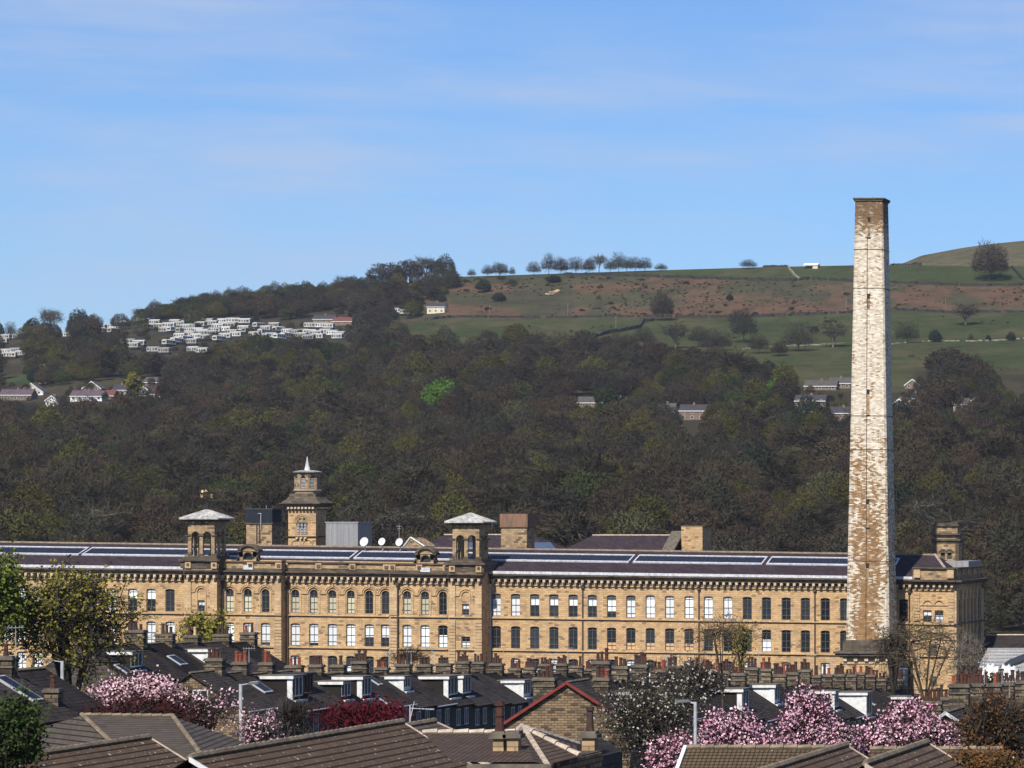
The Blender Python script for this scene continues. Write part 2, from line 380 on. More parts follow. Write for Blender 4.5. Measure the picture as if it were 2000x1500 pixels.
terrain()

# ------------------------------------------------------------------ the mill
MO = ((960-CX)*500/F, 500, -25.8)
mill = thing('stone_mill', 'long golden sandstone mill with slate roof, two open belvedere towers and rows of tall windows', 'mill', MO)
wall = MB(); trim = MB(); dark = MB(); brk = MB(); hood = MB()

def arch_pts(xc, hw, qt, qs, n=8):       # curve from left spring to right spring
    return [(xc-hw*math.cos(math.pi*i/n), qs-(qs-qt)*math.sin(math.pi*i/n)) for i in range(n+1)]
REV = .38
def front(d, p0, p1, qt, qb, cols):
    """wall plane with openings: cols = [(xc, [(w, qtop, qspring, qbottom), ...]), ...]"""
    x = p0
    def qd(a, b, t, u, mb=wall): mb.poly([fp(a,u,d), fp(b,u,d), fp(b,t,d), fp(a,t,d)])
    for xc, ops in sorted(cols):
        W = max(o[0] for o in ops)/2; a, b = xc-W, xc+W
        qd(x, a, qt, qb); cur = qt
        for (w, t, s, bo) in sorted(ops, key=lambda o: o[1]):
            hw = w/2; qd(a, b, cur, t)
            if hw < W-.01:
                qd(a, xc-hw, t, bo); qd(xc+hw, b, t, bo)
            c = arch_pts(xc, hw, t, s)
            for (x0, q0), (x1, q1) in zip(c[:-1], c[1:]):
                if q0 > t+.01 or q1 > t+.01: wall.poly([fp(x0,q0,d), fp(x1,q1,d), fp(x1,t,d), fp(x0,t,d)])
                A, B = fp(x0,q0,d), fp(x1,q1,d); wall.poly([A, B, (B[0],B[1]+REV,B[2]), (A[0],A[1]+REV,A[2])])
            for xx in (xc-hw, xc+hw):
                A, B = fp(xx,s,d), fp(xx,bo,d); wall.poly([A, B, (B[0],B[1]+REV,B[2]), (A[0],A[1]+REV,A[2])])
            A, B = fp(xc-hw,bo,d), fp(xc+hw,bo,d); trim.poly([A, B, (B[0],B[1]+REV,B[2]), (A[0],A[1]+REV,A[2])])
            cur = bo
        qd(a, b, cur, qb); x = b
    qd(x, p1, qt, qb)
def ret(px, qt, qb, d, depth, mb=wall):   # side return of a projecting bay
    A, B = fp(px,qt,d), fp(px,qb,d); mb.poly([B, (B[0],B[1]+depth,B[2]), (A[0],A[1]+depth,A[2]), A])

WM = {}
def win_meshes(w, h, rise, d, kind, arch):
    k = (round(w,2), round(h,2), round(rise,2), kind, arch)
    if k in WM: return WM[k]
    fr, gl, bl = MB(), MB(), MB(); t = .09; hw = w/2; n = 8
    def curve(hw, top, r): return [(-hw*math.cos(math.pi*i/n), top-r+r*math.sin(math.pi*i/n)) for i in range(n+1)]
    o = [(-hw,0)]+curve(hw, h, rise)+[(hw,0)]; i_ = [(-hw+t,t)]+curve(hw-t, h-t, max(rise-t, .02))+[(hw-t,t)]
    for j in range(len(o)):
        k2 = (j+1) % len(o); a, b, c, e = o[j], o[k2], i_[k2], i_[j]
        fr.hexa([(a[0],.2,a[1]),(b[0],.2,b[1]),(c[0],.2,c[1]),(e[0],.2,e[1])], [(a[0],.3,a[1]),(b[0],.3,b[1]),(c[0],.3,c[1]),(e[0],.3,e[1])])
    fr.box(-.035,.035,.22,.29,t,h-t)
    for f in ((.2,.5,.86) if not arch else (.17,.45,.72)): fr.box(-hw+t,hw-t,.215,.295,h*f-.035,h*f+.035)
    gl.poly([(x,.31,z) for x, z in o])
    def panel(mb, z0, z1):
        z1 = min(z1, h-rise) if z1 < h-.01 else h-rise
        mb.poly([(-hw+t,.302,z0),(hw-t,.302,z0),(hw-t,.302,z1),(-hw+t,.302,z1)])
    bm = BLIND; z01 = None
    if kind == 'full': z01 = (t, h)
    elif kind == 'most': z01 = (h*.13, h)
    elif kind == 'half': z01 = (h*.42, h)
    elif kind == 'low': z01 = (t, h*.55)
    elif kind == 'grey_white': z01 = (t, h*.76)
    elif kind == 'grey_mid': z01 = (h*.5, h*.76)
    elif kind == 'grey_most': z01 = (h*.28, h*.76)
    elif kind == 'tan': z01 = (t, h*.32); bm = PANELT
    elif kind == 'cream': z01 = (t, h*.66); bm = BLINDC
    elif kind == 'split': z01 = (h*.55, h)
    if z01:
        z0, z1 = z01; full = z1 > h-.01
        pts = [(-hw+t,.302,z0),(hw-t,.302,z0)]
        if full: pts += [(x,.302,z) for x, z in reversed(curve(hw-t, h-t, max(rise-t,.02)))]
        else: pts += [(hw-t,.302,z1),(-hw+t,.302,z1)]
        bl.poly(pts)
    def me(mb, nm, mt):
        if not mb.f: return None
        x = bpy.data.meshes.new(nm); x.from_pydata(mb.v, [], mb.f); x.materials.append(mt); return x
    g = None
    if kind.startswith('grey'):
        gb = MB(); gb.poly([(-hw+t,.3015,h*.765),(hw-t,.3015,h*.765)]+[(x,.3015,z) for x, z in reversed(curve(hw-t, h-t, max(rise-t,.02)))]); g = me(gb, 'lintel_blind', GREYB)
    WM[k] = (me(fr, 'window', FRAME), me(gl, 'pane', GLASS), me(bl, 'blind', bm), g)
    return WM[k]
NW = [0]
def window(xc, wpx, qt, qs, qb, d, kind, arch=False, parent=None):
    a = fp(xc, qb, d); s = (500+d)/F; w, h, r = wpx*s, (qb-qt)*s, (qs-qt)*s
    fr, gl, bl, g = win_meshes(w, h, r, d, kind, arch)
    par = parent or mill; o = wl(par)
    wnd = link('window', fr, par, (a[0]-o[0], a[1]-o[1], a[2]-o[2]))
    link('pane', gl, wnd)
    if bl: link('blind', bl, wnd)
    if g: link('blind', g, wnd)
    NW[0] += 1
    return wnd

# --- right wing
HOODS = []
def flush_hood():
    global hood
    if hood.f: hood.build('window_surround', TRIM, mill)
    hood = MB()
RX = [969.3,1006.8,1044.3,1081.8,1119.3,1156.8,1194.3,1232,1270,1307.8,1345.8,1383.5,1421.5,1459.5,1497,1535.5,1573,1611.8,1649.5,1688,1726,1764.8]
R1 = ['grey_white','grey_white','grey_mid','grey_mid','grey_mid','grey_mid','grey_most','grey_white','full','full','full','full','full']+['dark']*9
R2 = ['dark']*6+['tan']*5+['dark']*3+['low']+['dark']*7
QG = 1352
ops = lambda W, arched: [(15.5, 1156.5, 1164, 1202) if arched else (18, 1159, 1161.5, 1203), (18, 1222.5, 1225, 1266), (18, 1285, 1287.5, 1330)]
front(0, 941, 1783, 1118, QG, [(x, ops(18, 0)) for x in RX])
third = []
for i, x in enumerate(RX):
    window(x, 18, 1159, 1161.5, 1203, 0, R1[i]); window(x, 18, 1222.5, 1225, 1266, 0, R2[i]); third.append((x, 0, ['low','full','low','half'][i % 4]))
# --- left wing
LX = [-22,15,42,74,110,146,182,218,259,295,332]
L1 = ['full','full','full','full','split','full','full','full','split','split','dark']
front(0, -120, 362, 1118, QG, [(x, ops(18, 0)) for x in LX+[-96,-59]])
for i, x in enumerate([-96,-59]+LX):
    k = (['full','full']+L1)[i]
    window(x, 18, 1159, 1161.5, 1203, 0, k); window(x, 18, 1222.5, 1225, 1266, 0, ['full','full','full','full','low','full','full','dark','full','full','dark','full','full'][i])
    third.append((x, 0, 'full'))
# --- centre: A (434-549), B (560-761), C (761-876); towers
A_, B_, C_ = [448.5,483.7,518.5], [576.5,612.7,649,685,721,753], [795,830,865]
for cols, d, p0, p1, k1, k2 in ((A_, -2, 424, 549.5, ['cream','cream','dark'], ['full','full','most']),
                        (B_, 0, 549, 762, ['cream','cream','cream','cream','dark','dark'], ['full','most','full','full','half','half']),
                        (C_, -2, 760, 880, ['cream','cream','dark'], ['full','full','low'])):
    front(d, p0, p1, 1100, QG, [(x, ops(18, 1)) for x in cols])
    for i, x in enumerate(cols):
        window(x, 15.5, 1156.5, 1164, 1202, d, k1[i], True); window(x, 18, 1222.5, 1225, 1266, d, k2[i]); third.append((x, d, ['full','low','dark','low','dark','dark'][i]))
        # hood mould
        for rr, th, pr in ((11.2, 2.0, .22), (14.6, 1.2, .14)):
            n = 10
            for j in range(n):
                t0, t1 = math.pi*j/n, math.pi*(j+1)/n
                P = [(x-rr*math.cos(t0), 1163.5-rr*math.sin(t0)), (x-rr*math.cos(t1), 1163.5-rr*math.sin(t1)), (x-(rr+th)*math.cos(t1), 1163.5-(rr+th)*math.sin(t1)), (x-(rr+th)*math.cos(t0), 1163.5-(rr+th)*math.sin(t0))]
                F_ = [fp(a, b, d-pr) for a, b in P]; hood.hexa(F_, [(p[0],p[1]+pr,p[2]) for p in F_])
        hood.sbox(x-1.5, x+1.5, 1144.5, 1151, d-.3, .3)
        for sx in (-1, 1):
            hood.sbox(x+sx*10.9-1, x+sx*10.9+1, 1163.5, 1202, d-.12, .12)
        flush_hood()
    xs = [p0]+cols+[p1]
    for i in range(len(xs)-1):
        a = xs[i]+(13 if i else 2); b = xs[i+1]-(13 if i < len(xs)-2 else 2)
        if b > a: hood.sbox(a, b, 1162.6, 1165, d-.2, .2)
for p0, p1, xc in ((360, 424, 393), (876, 941, 909.5)):
    front(-4, p0, p1, 1100, QG, [(xc, [(13.5, 1180, 1180.5, 1202), (17, 1244, 1244.5, 1266), (17, 1308, 1308.5, 1330)])])
    window(xc, 13.5, 1180, 1180.5, 1202, -4, 'split'); window(xc, 17, 1244, 1244.5, 1266, -4, 'low'); third.append(None)
    for rr, th, pr in ((8, 1.6, .2), (12.2, 1.6, .14)):
        for j in range(10):
            t0, t1 = math.pi*j/10, math.pi*(j+1)/10
            P = [(xc-r_*math.cos(t), 1164-r_*math.sin(t)) for r_, t in ((rr,t0),(rr,t1),(rr+th,t1),(rr+th,t0))]
            F_ = [fp(a, b, -4-pr) for a, b in P]; hood.hexa(F_, [(p[0],p[1]+pr,p[2]) for p in F_])
    for sx in (-1, 1):
        hood.sbox(xc+sx*8.8-.9, xc+sx*8.8+.9, 1164, 1202, -4.12, .12); hood.sbox(xc+sx*17-4, xc+sx*17+4, 1162.8, 1165, -4.15, .15)
    ret(p1, 1100, QG, -4, 4.2); flush_hood()
    # corner quoins and rusticated pilasters
    for a, b in ((p0, p0+13), (p1-14, p1)):
        hood.sbox(a+.3, b-.3, 1143, 1208, -4.22, .22)
        q = 1212
        while q < QG-8: trim.sbox(a, b, q, q+5.3, -4.25, .25); q += 6.2
ret(549.5, 1100, QG, -2, 2.3); ret(880, 1100, QG, -2, 2.3)
for a, b, d in ((535, 549.3, -2), (761, 776, -2)):
    hood.sbox(a+.3, b-.3, 1143, 1204, d-.22, .22); q = 1212
    while q < QG-8: trim.sbox(a, b, q, q+5.3, d-.25, .25); q += 6.2
# --- string courses, cornice, brackets, parapet, gutter
def run(p0, p1, d, top, right=False):
    e = 0
    for q in (1205.5, 1268.5, 1332): trim.sbox(p0, p1, q, q+2.2, d-.28, .28)
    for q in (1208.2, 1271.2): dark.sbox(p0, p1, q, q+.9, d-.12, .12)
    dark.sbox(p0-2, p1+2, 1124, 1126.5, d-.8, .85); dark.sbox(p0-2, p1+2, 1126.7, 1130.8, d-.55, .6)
    dark.sbox(p0-2, p1+2, top, 1123.8, d-1.0, 1.1); dark.sbox(p0, p1, 1130.9, 1140.4, d-.06, .06)  # thin dark sheet behind the brackets stands in for shade in their gaps
    trim.sbox(p0, p1, 1140.6, 1143, d-.2, .2)
    n = max(1, round((p1-p0)/12.55)); st = (p1-p0)/n
    for i in range(n):
        x = p0+st*(i+.5); brk.sbox(x-2.4, x+2.4, 1131, 1136, d-.95, .95); brk.sbox(x-1.8, x+1.8, 1136.2, 1140.4, d-.6, .6)
run(943, 1783, 0, 1120.5); run(-120, 358, 0, 1120.5)
for p0, p1, d in ((427,549,-2),(551,759,0),(762,874,-2),(360,424,-4),(876,941,-4)): run(p0, p1, d, 1121)
par = MB()
for p0, p1, d in ((427,549.5,-2),(549.5,760,0),(760,877,-2)):
    par.sbox(p0, p1, 1105, 1121, d-.1, .9); dark.sbox(p0-1, p1+1, 1102, 1104.9, d-.35, 1.4); dark.sbox(p0, p1, 1116.5, 1120.9, d-.3, .2)
    n = max(1, round((p1-p0)/75))
    for i in range(n+1):
        x = p0+6+(p1-p0-12)*i/n; trim.sbox(x-6, x+6, 1105, 1116.3, d-.35, .25); dark.sbox(x-3.5, x+3.5, 1107.5, 1113.5, d-.5, .15)
for p0, p1 in ((360,424),(876,941)):
    par.sbox(p0, p1, 1104, 1121, -4.1, 5.1); dark.sbox(p0-2, p1+2, 1101, 1103.9, -4.6, 6)
    trim.sbox(p0+1, p0+12, 1105, 1118, -4.4, .3); trim.sbox(p1-12, p1-1, 1105, 1118, -4.4, .3)
    dark.sbox(p0+24, p1-24, 1107, 1111, -4.25, .14); dark.sbox(p0+4, p0+9, 1108, 1113, -4.5, .1); dark.sbox(p1-9, p1-4, 1108, 1113, -4.5, .1)
gut = MB()
gut.sbox(946, 1782, 1115.2, 1120.3, -.95, .9); gut.sbox(-120, 357, 1115.2, 1120.3, -.95, .9)
# --- end pavilion and its side face
PR = 1863.5
front(-1, 1783, PR, 1100, QG, [(1811.2, [(17, 1180, 1180.5, 1203)]), (1834, [(17, 1180, 1180.5, 1203)])])
for x in (1811.2, 1834):
    window(x, 17, 1180, 1180.5, 1203, -1, 'split' if x < 1820 else 'low')
    for j in range(10):
        t0, t1 = math.pi*j/10, math.pi*(j+1)/10
        P = [(x-r_*math.cos(t), 1170-r_*math.sin(t)*1.0) for r_, t in ((8.6,t0),(8.6,t1),(10.8,t1),(10.8,t0))]
        F_ = [fp(a, b, -1.2) for a, b in P]; hood.hexa(F_, [(p[0],p[1]+.2,p[2]) for p in F_])
for q in (1205.5, 1268.5, 1332): trim.sbox(1784, PR, q, q+2.6, -1.35, .35)
trim.sbox(1784,PR,1169,1171,-1.15,.15); trim.sbox(1815,1830.5,1222,1224,-1.2,.2)
wp = [(17, 1226), (17, 1289)]
for q in (1226, 1289):                   # blind windows below
    hood.sbox(1814, 1832, q, q+42, -1.1, .1); dark.sbox(1816, 1830, q+20, q+40, -1.13, .03)
dark.sbox(1777, PR+1.5, 1121, 1124.5, -2.4, 2.4); dark.sbox(1779, PR+1, 1124.7, 1129, -1.9, 1.9)
for i in range(7):
    x = 1789+i*11.6; brk.sbox(x-2.3, x+2.3, 1129.5, 1135, -1.8, .8); brk.sbox(x-1.7, x+1.7, 1135.2, 1139.5, -1.45, .45)
trim.sbox(1784, PR, 1139.8, 1142, -1.2, .2)
par.sbox(1784, PR, 1099, 1121, -1.1, 1.2); dark.sbox(1782, PR+1, 1096.5, 1099, -1.5, 1.8); trim.sbox(1785, 1797, 1101, 1117, -1.4, .3); trim.sbox(PR-14, PR-1, 1101, 1117, -1.4, .3)
for a, b in ((1784.5, 1796), (PR-12, PR-.5)):
    q = 1146
    while q < QG-8:
        if not 1200 < q < 1210: trim.sbox(a, b, q, q+5.3, -1.25, .25)
        q += 6.2
xr = fp(PR, 1100, -1)[0]; zq = lambda q: fp(PR, q, -1)[2]
wall.poly([(xr,499,zq(QG)), (xr,523.4,zq(QG)), (xr,523.4,zq(1100)), (xr,499,zq(1100))])
for y0, y1, pj in ((499,501.2,.35),(504.5,505.5,.3),(508,508.8,.3),(511.2,512,.3),(514.4,515.2,.3),(517.5,518.5,.3),(521,523.4,.4)):
    trim.box(xr+.01, xr+pj, y0+.02, y1, zq(QG), zq(1142))
for yy in (502, 505.9, 509.2, 512.4, 515.6, 519):
    for q0, q1 in ((1160,1203),(1226,1267),(1289,1330)): dark.box(xr+.012, xr+.06, yy+.2, yy+1.7, zq(q1), zq(q0))
for q in (1205.5, 1268.5): dark.box(xr+.01, xr+.6, 498.6, 523.6, zq(q+3), zq(q))
dark.box(xr+.01, xr+1.3, 498.2, 524.3, zq(1124.5), zq(1121)); dark.box(xr+.01, xr+.9, 498.6, 523.9, zq(1129), zq(1124.7))
par.box(xr-.9, xr+.05, 500.2, 523.4, zq(1120.9), zq(1112))
for yy in (500.3, 505, 510, 515, 519.5, 522.4): trim.box(xr-.5, xr+.25, yy, yy+.9, zq(1111.9), zq(1099))
dark.box(xr-.9, xr+.5, 499.4, 524, zq(1098.9), zq(1096.5))
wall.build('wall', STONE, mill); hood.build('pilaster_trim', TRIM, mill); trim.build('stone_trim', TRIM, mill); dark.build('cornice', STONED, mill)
brk.build('bracket_row', BRACKET, mill); par.build('parapet', STONEM, mill); gut.build('gutter', LEAD, mill)
extra = [(t[0], t[1], t[2]) for t in third if t]
def merged_windows(lst):
    V = []; Fc = []; MI = []; mats = [FRAME, GLASS, BLIND]
    for x, d, kind in lst:
        a = fp(x, 1330, d); s = (500+d)/F
        fr, gl, bl, g = win_meshes(18*s, 45*s, 2.5*s, d, kind, False)
        for me, k in ((fr,0),(gl,1),(bl,2)):
            if me is None: continue
            n = len(V); V += [(v.co.x+a[0]-MO[0], v.co.y+a[1]-MO[1], v.co.z+a[2]-MO[2]) for v in me.vertices]
            for p in me.polygons: Fc.append(tuple(n+i for i in p.vertices)); MI.append(k)
    me = bpy.data.meshes.new('window'); me.from_pydata(V, [], Fc)
    for m_ in mats: me.materials.append(m_)
    me.polygons.foreach_set('material_index', MI)
    tag(link('window', me, mill), kind='stuff')
merged_windows(extra)
# --- roof with skylight band
def rp(px, t, off=0.):                   # t: 0 at ridge, 1 at eave; px as seen on the mill front
    e = fp(px, 1115.5, -.2); q_r = 1035+(1072.8-1035)*511/500
    r = fp(px, q_r, 0); X = e[0]; n = (0, -.33, .94)
    y = 511+(499.8-511)*t; z = r[2]+(e[2]-r[2])*t
    return (X+0*off, y+n[1]*off, z+n[2]*off)
roof = MB()
XE = 1801                                # hip start (unscaled px at the front plane)
roof.poly([rp(-120,1), rp(1770,1), rp(1770,0), rp(-120,0)])
rb = lambda px: (rp(px,0)[0], 523, rp(px,1)[2])
roof.poly([rp(1770,0), rb(1770), rb(-120), rp(-120,0)])
roof.poly([rp(1770,1), rp(1860,1), rp(1800,0), rp(1770,0)]); roof.poly([rp(1860,1), (rp(1860,1)[0],523,rp(1860,1)[2]), rp(1800,0)])
roof.poly([rp(1800,0), (rp(1860,1)[0],523,rp(1860,1)[2]), rb(1770), rp(1770,0)])
roof.build('roof', SLATE, mill)
rdg = MB(); a, b = rp(-120,0,.05), rp(1800,0,.05); rdg.hexa([(a[0],a[1]-.2,a[2]-.1),(a[0],a[1]+.2,a[2]-.1),(a[0],a[1],a[2]+.15)], [(b[0],b[1]-.2,b[2]-.1),(b[0],b[1]+.2,b[2]-.1),(b[0],b[1],b[2]+.15)])
rdg.build('ridge_capping', RIDGE, mill)
hp = MB()
A, B = np.array(rp(1800,0,.1)), np.array(rp(1858,1,.1))
for i in range(22):
    p = A+(B-A)*i/22; q = A+(B-A)*(i+.6)/22; hp.cyl(p, q, .2, .2, 5)
hp.build('hip_tile_row', RIDGEW, mill)
def strip(mb, p0, p1, t0, t1, off=.12):
    T = [rp(p0,t1,off), rp(p1,t1,off), rp(p1,t0,off), rp(p0,t0,off)]; Bm = [rp(p0,t1,.01), rp(p1,t1,.01), rp(p1,t0,.01), rp(p0,t0,.01)]; mb.hexa(T, Bm)
def px2(px): return 3000+(px-3000)*506.5/500   # where a mark seen at px on the slope sits on the front plane
for (p0, p1) in ((-100,162),(168,690),(697,1233),(1241,1493),(1501,1752)):
    a, b = px2(p0), px2(p1); fm = MB(); gl = MB()
    strip(fm, a, b, .212, .245, .2); strip(fm, a, b, .52, .56, .22); strip(fm, a, a+2.5, .245, .52, .2); strip(fm, b-2.5, b, .245, .52, .2)
    strip(gl, a+2.5, b-2.5, .245, .52, .08)
    o = fm.build('skylight', LEAD, mill); gl.build('glazing', SKYG, o)
    br = MB(); x = a+8
    while x < b-6: strip(br, x, x+.4, .245, .52, .13); x += 7.6
    br.build('glazing_bars', FRAME, o)
# --- drainpipes
for x, d, c in ((1138,-.15,PIPE),(1365,-.15,PIPE),(1591.5,-.15,PIPE),(1776,-.15,PIPE),(957,-.3,LEAD),(776.5,-2.4,PIPE),(562,-.3,PIPE),(203,-.15,PIPE),(435,-2.4,PIPE)):
    m = MB(); a, b = fp(x,1143,d), fp(x,1348,d); m.cyl(b, a, .11, .11, 6)
    m.box(a[0]-.25, a[0]+.25, a[1]-.25, a[1]+.1, a[2]-.3, a[2]+.2); m.build('drainpipe', c, mill)

# --- belvedere towers
def pyr(mb, x0, x1, y0, y1, z, h, top=None, ov=0., th=.25):
    x0 -= ov; x1 += ov; y0 -= ov; y1 += ov; cx, cy = (x0+x1)/2, (y0+y1)/2; t = top or 0
    mb.hexa([(x0,y0,z),(x1,y0,z),(x1,y1,z),(x0,y1,z)], [(x0,y0,z+th),(x1,y0,z+th),(x1,y1,z+th),(x0,y1,z+th)])
    B = [(x0,y0,z+th+.002),(x1,y0,z+th+.002),(x1,y1,z+th+.002),(x0,y1,z+th+.002)]
    T = [(cx-t,cy-t,z+th+h),(cx+t,cy-t,z+th+h),(cx+t,cy+t,z+th+h),(cx-t,cy+t,z+th+h)]
    mb.hexa(B, T)
def arcade(mb, x0, x1, y0, y1, zb, zs, zt, n, ow, th=.45, side_n=None):
    """four walls of a box pierced by round-headed arches"""
    def facew(P, Q, nn):
        P = np.array(P); Q = np.array(Q); L = np.linalg.norm(Q-P); u = (Q-P)/L; inn = np.array([-u[1], u[0]]) # inward
        def bx(s0, s1, z0, z1):
            a, b = P+u*s0, P+u*s1; c, d = b+inn*th, a+inn*th
            mb.hexa([(a[0],a[1],z0),(b[0],b[1],z0),(c[0],c[1],z0),(d[0],d[1],z0)], [(a[0],a[1],z1),(b[0],b[1],z1),(c[0],c[1],z1),(d[0],d[1],z1)])
        gap = (L-nn*ow)/(nn+1); r = ow/2
        for i in range(nn+1): s = i*(gap+ow); bx(s, s+gap, zb, zt)
        for i in range(nn):
            s = gap+i*(gap+ow); k = 8
            for j in range(k):
                t0, t1 = math.pi*j/k, math.pi*(j+1)/k; sa, sb = s+r-r*math.cos(t0), s+r-r*math.cos(t1); za, zb2 = zs+r*math.sin(t0), zs+r*math.sin(t1)
                a, b = P+u*sa, P+u*sb; c, d = b+inn*th, a+inn*th
                mb.hexa([(a[0],a[1],za),(b[0],b[1],zb2),(c[0],c[1],zb2),(d[0],d[1],za)], [(a[0],a[1],zt),(b[0],b[1],zt),(c[0],c[1],zt),(d[0],d[1],zt)])
    sn = side_n or n; e = .002
    facew((x0,y0),(x1,y0),n); facew((x1,y0+th+e),(x1,y1-th-e),sn); facew((x1,y1),(x0,y1),n); facew((x0,y1-th-e),(x0,y0+th+e),sn)
def belvedere(p0, p1, pa, vane):
    d = -3.6; Y = 500+d; s = Y/F; X0, X1 = (p0-CX)*s, (p1-CX)*s; w = X1-X0
    zz = lambda y: (CY-y)*s
    o0 = pa                               # vertical offset in photo px between the two towers
    body = MB(); tr = MB()
    y0, y1 = Y, Y+w*1.07
    arcade(body, X0, X1, y0, y1, zz(1087+o0), zz(1046+o0), zz(1026+o0), 2, 1.24, .42)
    body.box(X0+.01, X1-.01, y0+.01, y1-.01, zz(1025.8+o0), zz(1018+o0))
    t = body.build('belvedere_tower', STONEM, mill)
    for q0, q1, e in ((1096.5,1092,1.1),(1091.8,1088.5,.7),(1088.3,1085.5,.4)): tr.box(X0-e, X1+e, y0-e*.8, y1+e, zz(q0+o0), zz(q1+o0))
    tr.box(X0-.9, X1+.9, y0-.6, y1+.9, zz(1110+o0), zz(1096.7+o0))
    tr.box(X0-.16, X1+.16, y0-.16, y0+.2, zz(1048+o0), zz(1046+o0)) if False else None
    for x in (X0, (X0+X1)/2, X1):
        for yy in (y0, y1):
            tr.box(x-.42, x+.42, yy-.18, yy+.18, zz(1047+o0), zz(1045+o0)); tr.box(x-.42, x+.42, yy-.18, yy+.18, zz(1085+o0), zz(1081+o0))
    for sx in (X0, X1):
        tr.box(sx-.14, sx+.14, (y0+y1)/2-.4, (y0+y1)/2+.4, zz(1047+o0), zz(1045+o0))
    tr.box(X0-.35, X1+.35, y0-.35, y1+.35, zz(1017.9+o0), zz(1014.5+o0))
    for i in range(5):
        for yy in (y0-.5,): tr.box(X0+w*i/4-.15, X0+w*i/4+.15, yy, yy+.4, zz(1021+o0), zz(1018+o0))
    tr.build('plinth_and_cornice', STONED, t)
    rf = MB(); pyr(rf, X0, X1, y0, y1, zz(1014.3+o0), 1.35, .05, .95, .18)
    cx, cy, zt = (X0+X1)/2, (y0+y1)/2, zz(1014.3+o0)+1.5
    c = [(X0-.95,y0-.95),(X1+.95,y0-.95),(X1+.95,y1+.95),(X0-.95,y1+.95)]
    for i in range(4):
        for k in range(7):
            if k == 0: a = c[i]
            else: a = (c[i][0]+(c[(i+1)%4][0]-c[i][0])*k/7, c[i][1]+(c[(i+1)%4][1]-c[i][1])*k/7)
            rf.cyl((a[0],a[1],zz(1014.3+o0)+.2), (cx+(a[0]-cx)*.03,cy+(a[1]-cy)*.03,zt+.03), .06, .04, 4)
    rf.build('tower_roof', LEADR, t)
    if vane:
        v = MB(); v.cyl((cx,cy,zt-.1),(cx,cy,zt+.9),.28,.1,8); v.cyl((cx,cy,zt+.9),(cx,cy,zt+2.6),.05,.04,5)
        for a in (0, 1, 2, 3):
            v.cyl((cx+.5*math.cos(a*1.57+.8),cy+.5*math.sin(a*1.57+.8),zt),(cx,cy,zt+1.3),.035,.03,4)
        zc = zt+1.9; v.cyl((cx-.8,cy,zc),(cx+.8,cy,zc),.035,.035,4); v.cyl((cx,cy-.8,zc),(cx,cy+.8,zc),.035,.035,4)
        st = v.build('weathervane', DARKM, t)
        g = MB()                          # gilded arrow with a small bird-like tail
        zg = zt+2.75; g.box(cx-.9, cx+.15, cy-.02, cy+.02, zg-.02, zg+.03)
        g.hexa([(cx-.85,cy-.03,zg-.2),(cx-.6,cy-.03,zg-.18),(cx-.5,cy-.03,zg+.1),(cx-.65,cy-.03,zg+.25),(cx-.85,cy-.03,zg+.2)], [(cx-.85,cy+.03,zg-.2),(cx-.6,cy+.03,zg-.18),(cx-.5,cy+.03,zg+.1),(cx-.65,cy+.03,zg+.25),(cx-.85,cy+.03,zg+.2)])
        g.box(cx-.3, cx-.05, cy-.03, cy+.03, zg+.08, zg+.24)
        def letter(segs, ox):
            for (a, b, c_, e) in segs: g.cyl((ox+a, cy, zc-.1+b), (ox+c_, cy, zc-.1+e), .03, .03, 4)
        letter([(0,.5,.1,0),(.1,0,.18,.35),(.18,.35,.26,0),(.26,0,.36,.5)], cx-.98)
        letter([(0,0,0,.5),(0,.5,.28,.5),(0,.25,.22,.25),(0,0,.28,0)], cx+.62)
        me = g.build('gilded_pointer', GOLD, t)
belvedere(367, 419, 0, True)
belvedere(884, 936, 7, False)
# --- curved pediments over the parapet
for p0, p1, top, base in ((464, 504, 1062, 1104), (810.5, 850.5, 1067.5, 1104)):
    m = MB(); dk = MB(); xc = (p0+p1)/2; d = -2.15; o = SL*(xc-960); top -= o
    def ring(mb, r0, r1, cy, dd, dep, a0=0, a1=math.pi, n=12, sq=1.):
        for j in range(n):
            t0, t1 = a0+(a1-a0)*j/n, a0+(a1-a0)*(j+1)/n
            P = [(xc-r_*math.cos(t), cy-r_*math.sin(t)*sq) for r_, t in ((r0,t0),(r0,t1),(r1,t1),(r1,t0))]
            F_ = [fp(a, b, dd) for a, b in P]; mb.hexa(F_, [(p[0],p[1]+dep,p[2]) for p in F_])
    m.sbox(p0+2, xc-9.5, top+12, 1105, d, 1.2); m.sbox(xc+9.5, p1-2, top+12, 1105, d, 1.2)
    ring(m, 9.5, 19, top+26, d, 1.2, 0, math.pi, 12, 1.0)
    ring(dk, 15, 20.5, top+14.5, d-.5, 1.8, .12, math.pi-.12, 12, .68); ring(m, 0, 15, top+14.5, d-.1, 1.2, 0, math.pi, 12, .68)
    dk.sbox(p0-1, p0+6, top+12, top+16, d-.5, 1.8); dk.sbox(p1-6, p1+1, top+12, top+16, d-.5, 1.8)
    for sx in (-1, 1):
        for k in range(5): dk.sbox(xc+sx*(17.5+k*1.3)-1.5, xc+sx*(17.5+k*1.3)+1.5, 1104-12+k*2.4, 1104, d-.1, 1)
    ring(dk, 8.5, 10, top+26, d-.25, .25)
    pe = m.build('pediment', STONEM, mill); dk.build('pediment_moulding', STONED, pe)
    gl = MB(); gl.sbox(xc-9.5, xc+9.5, top+17, 1118, d-.2+.5, .1); gl.build('pane', GLASS, pe)
    bl = MB(); bl.sbox(xc-9.5, xc+9.5, 1110.5, 1119, d-.05-.2, .3); bl.build('lead_sill', LEAD, pe)
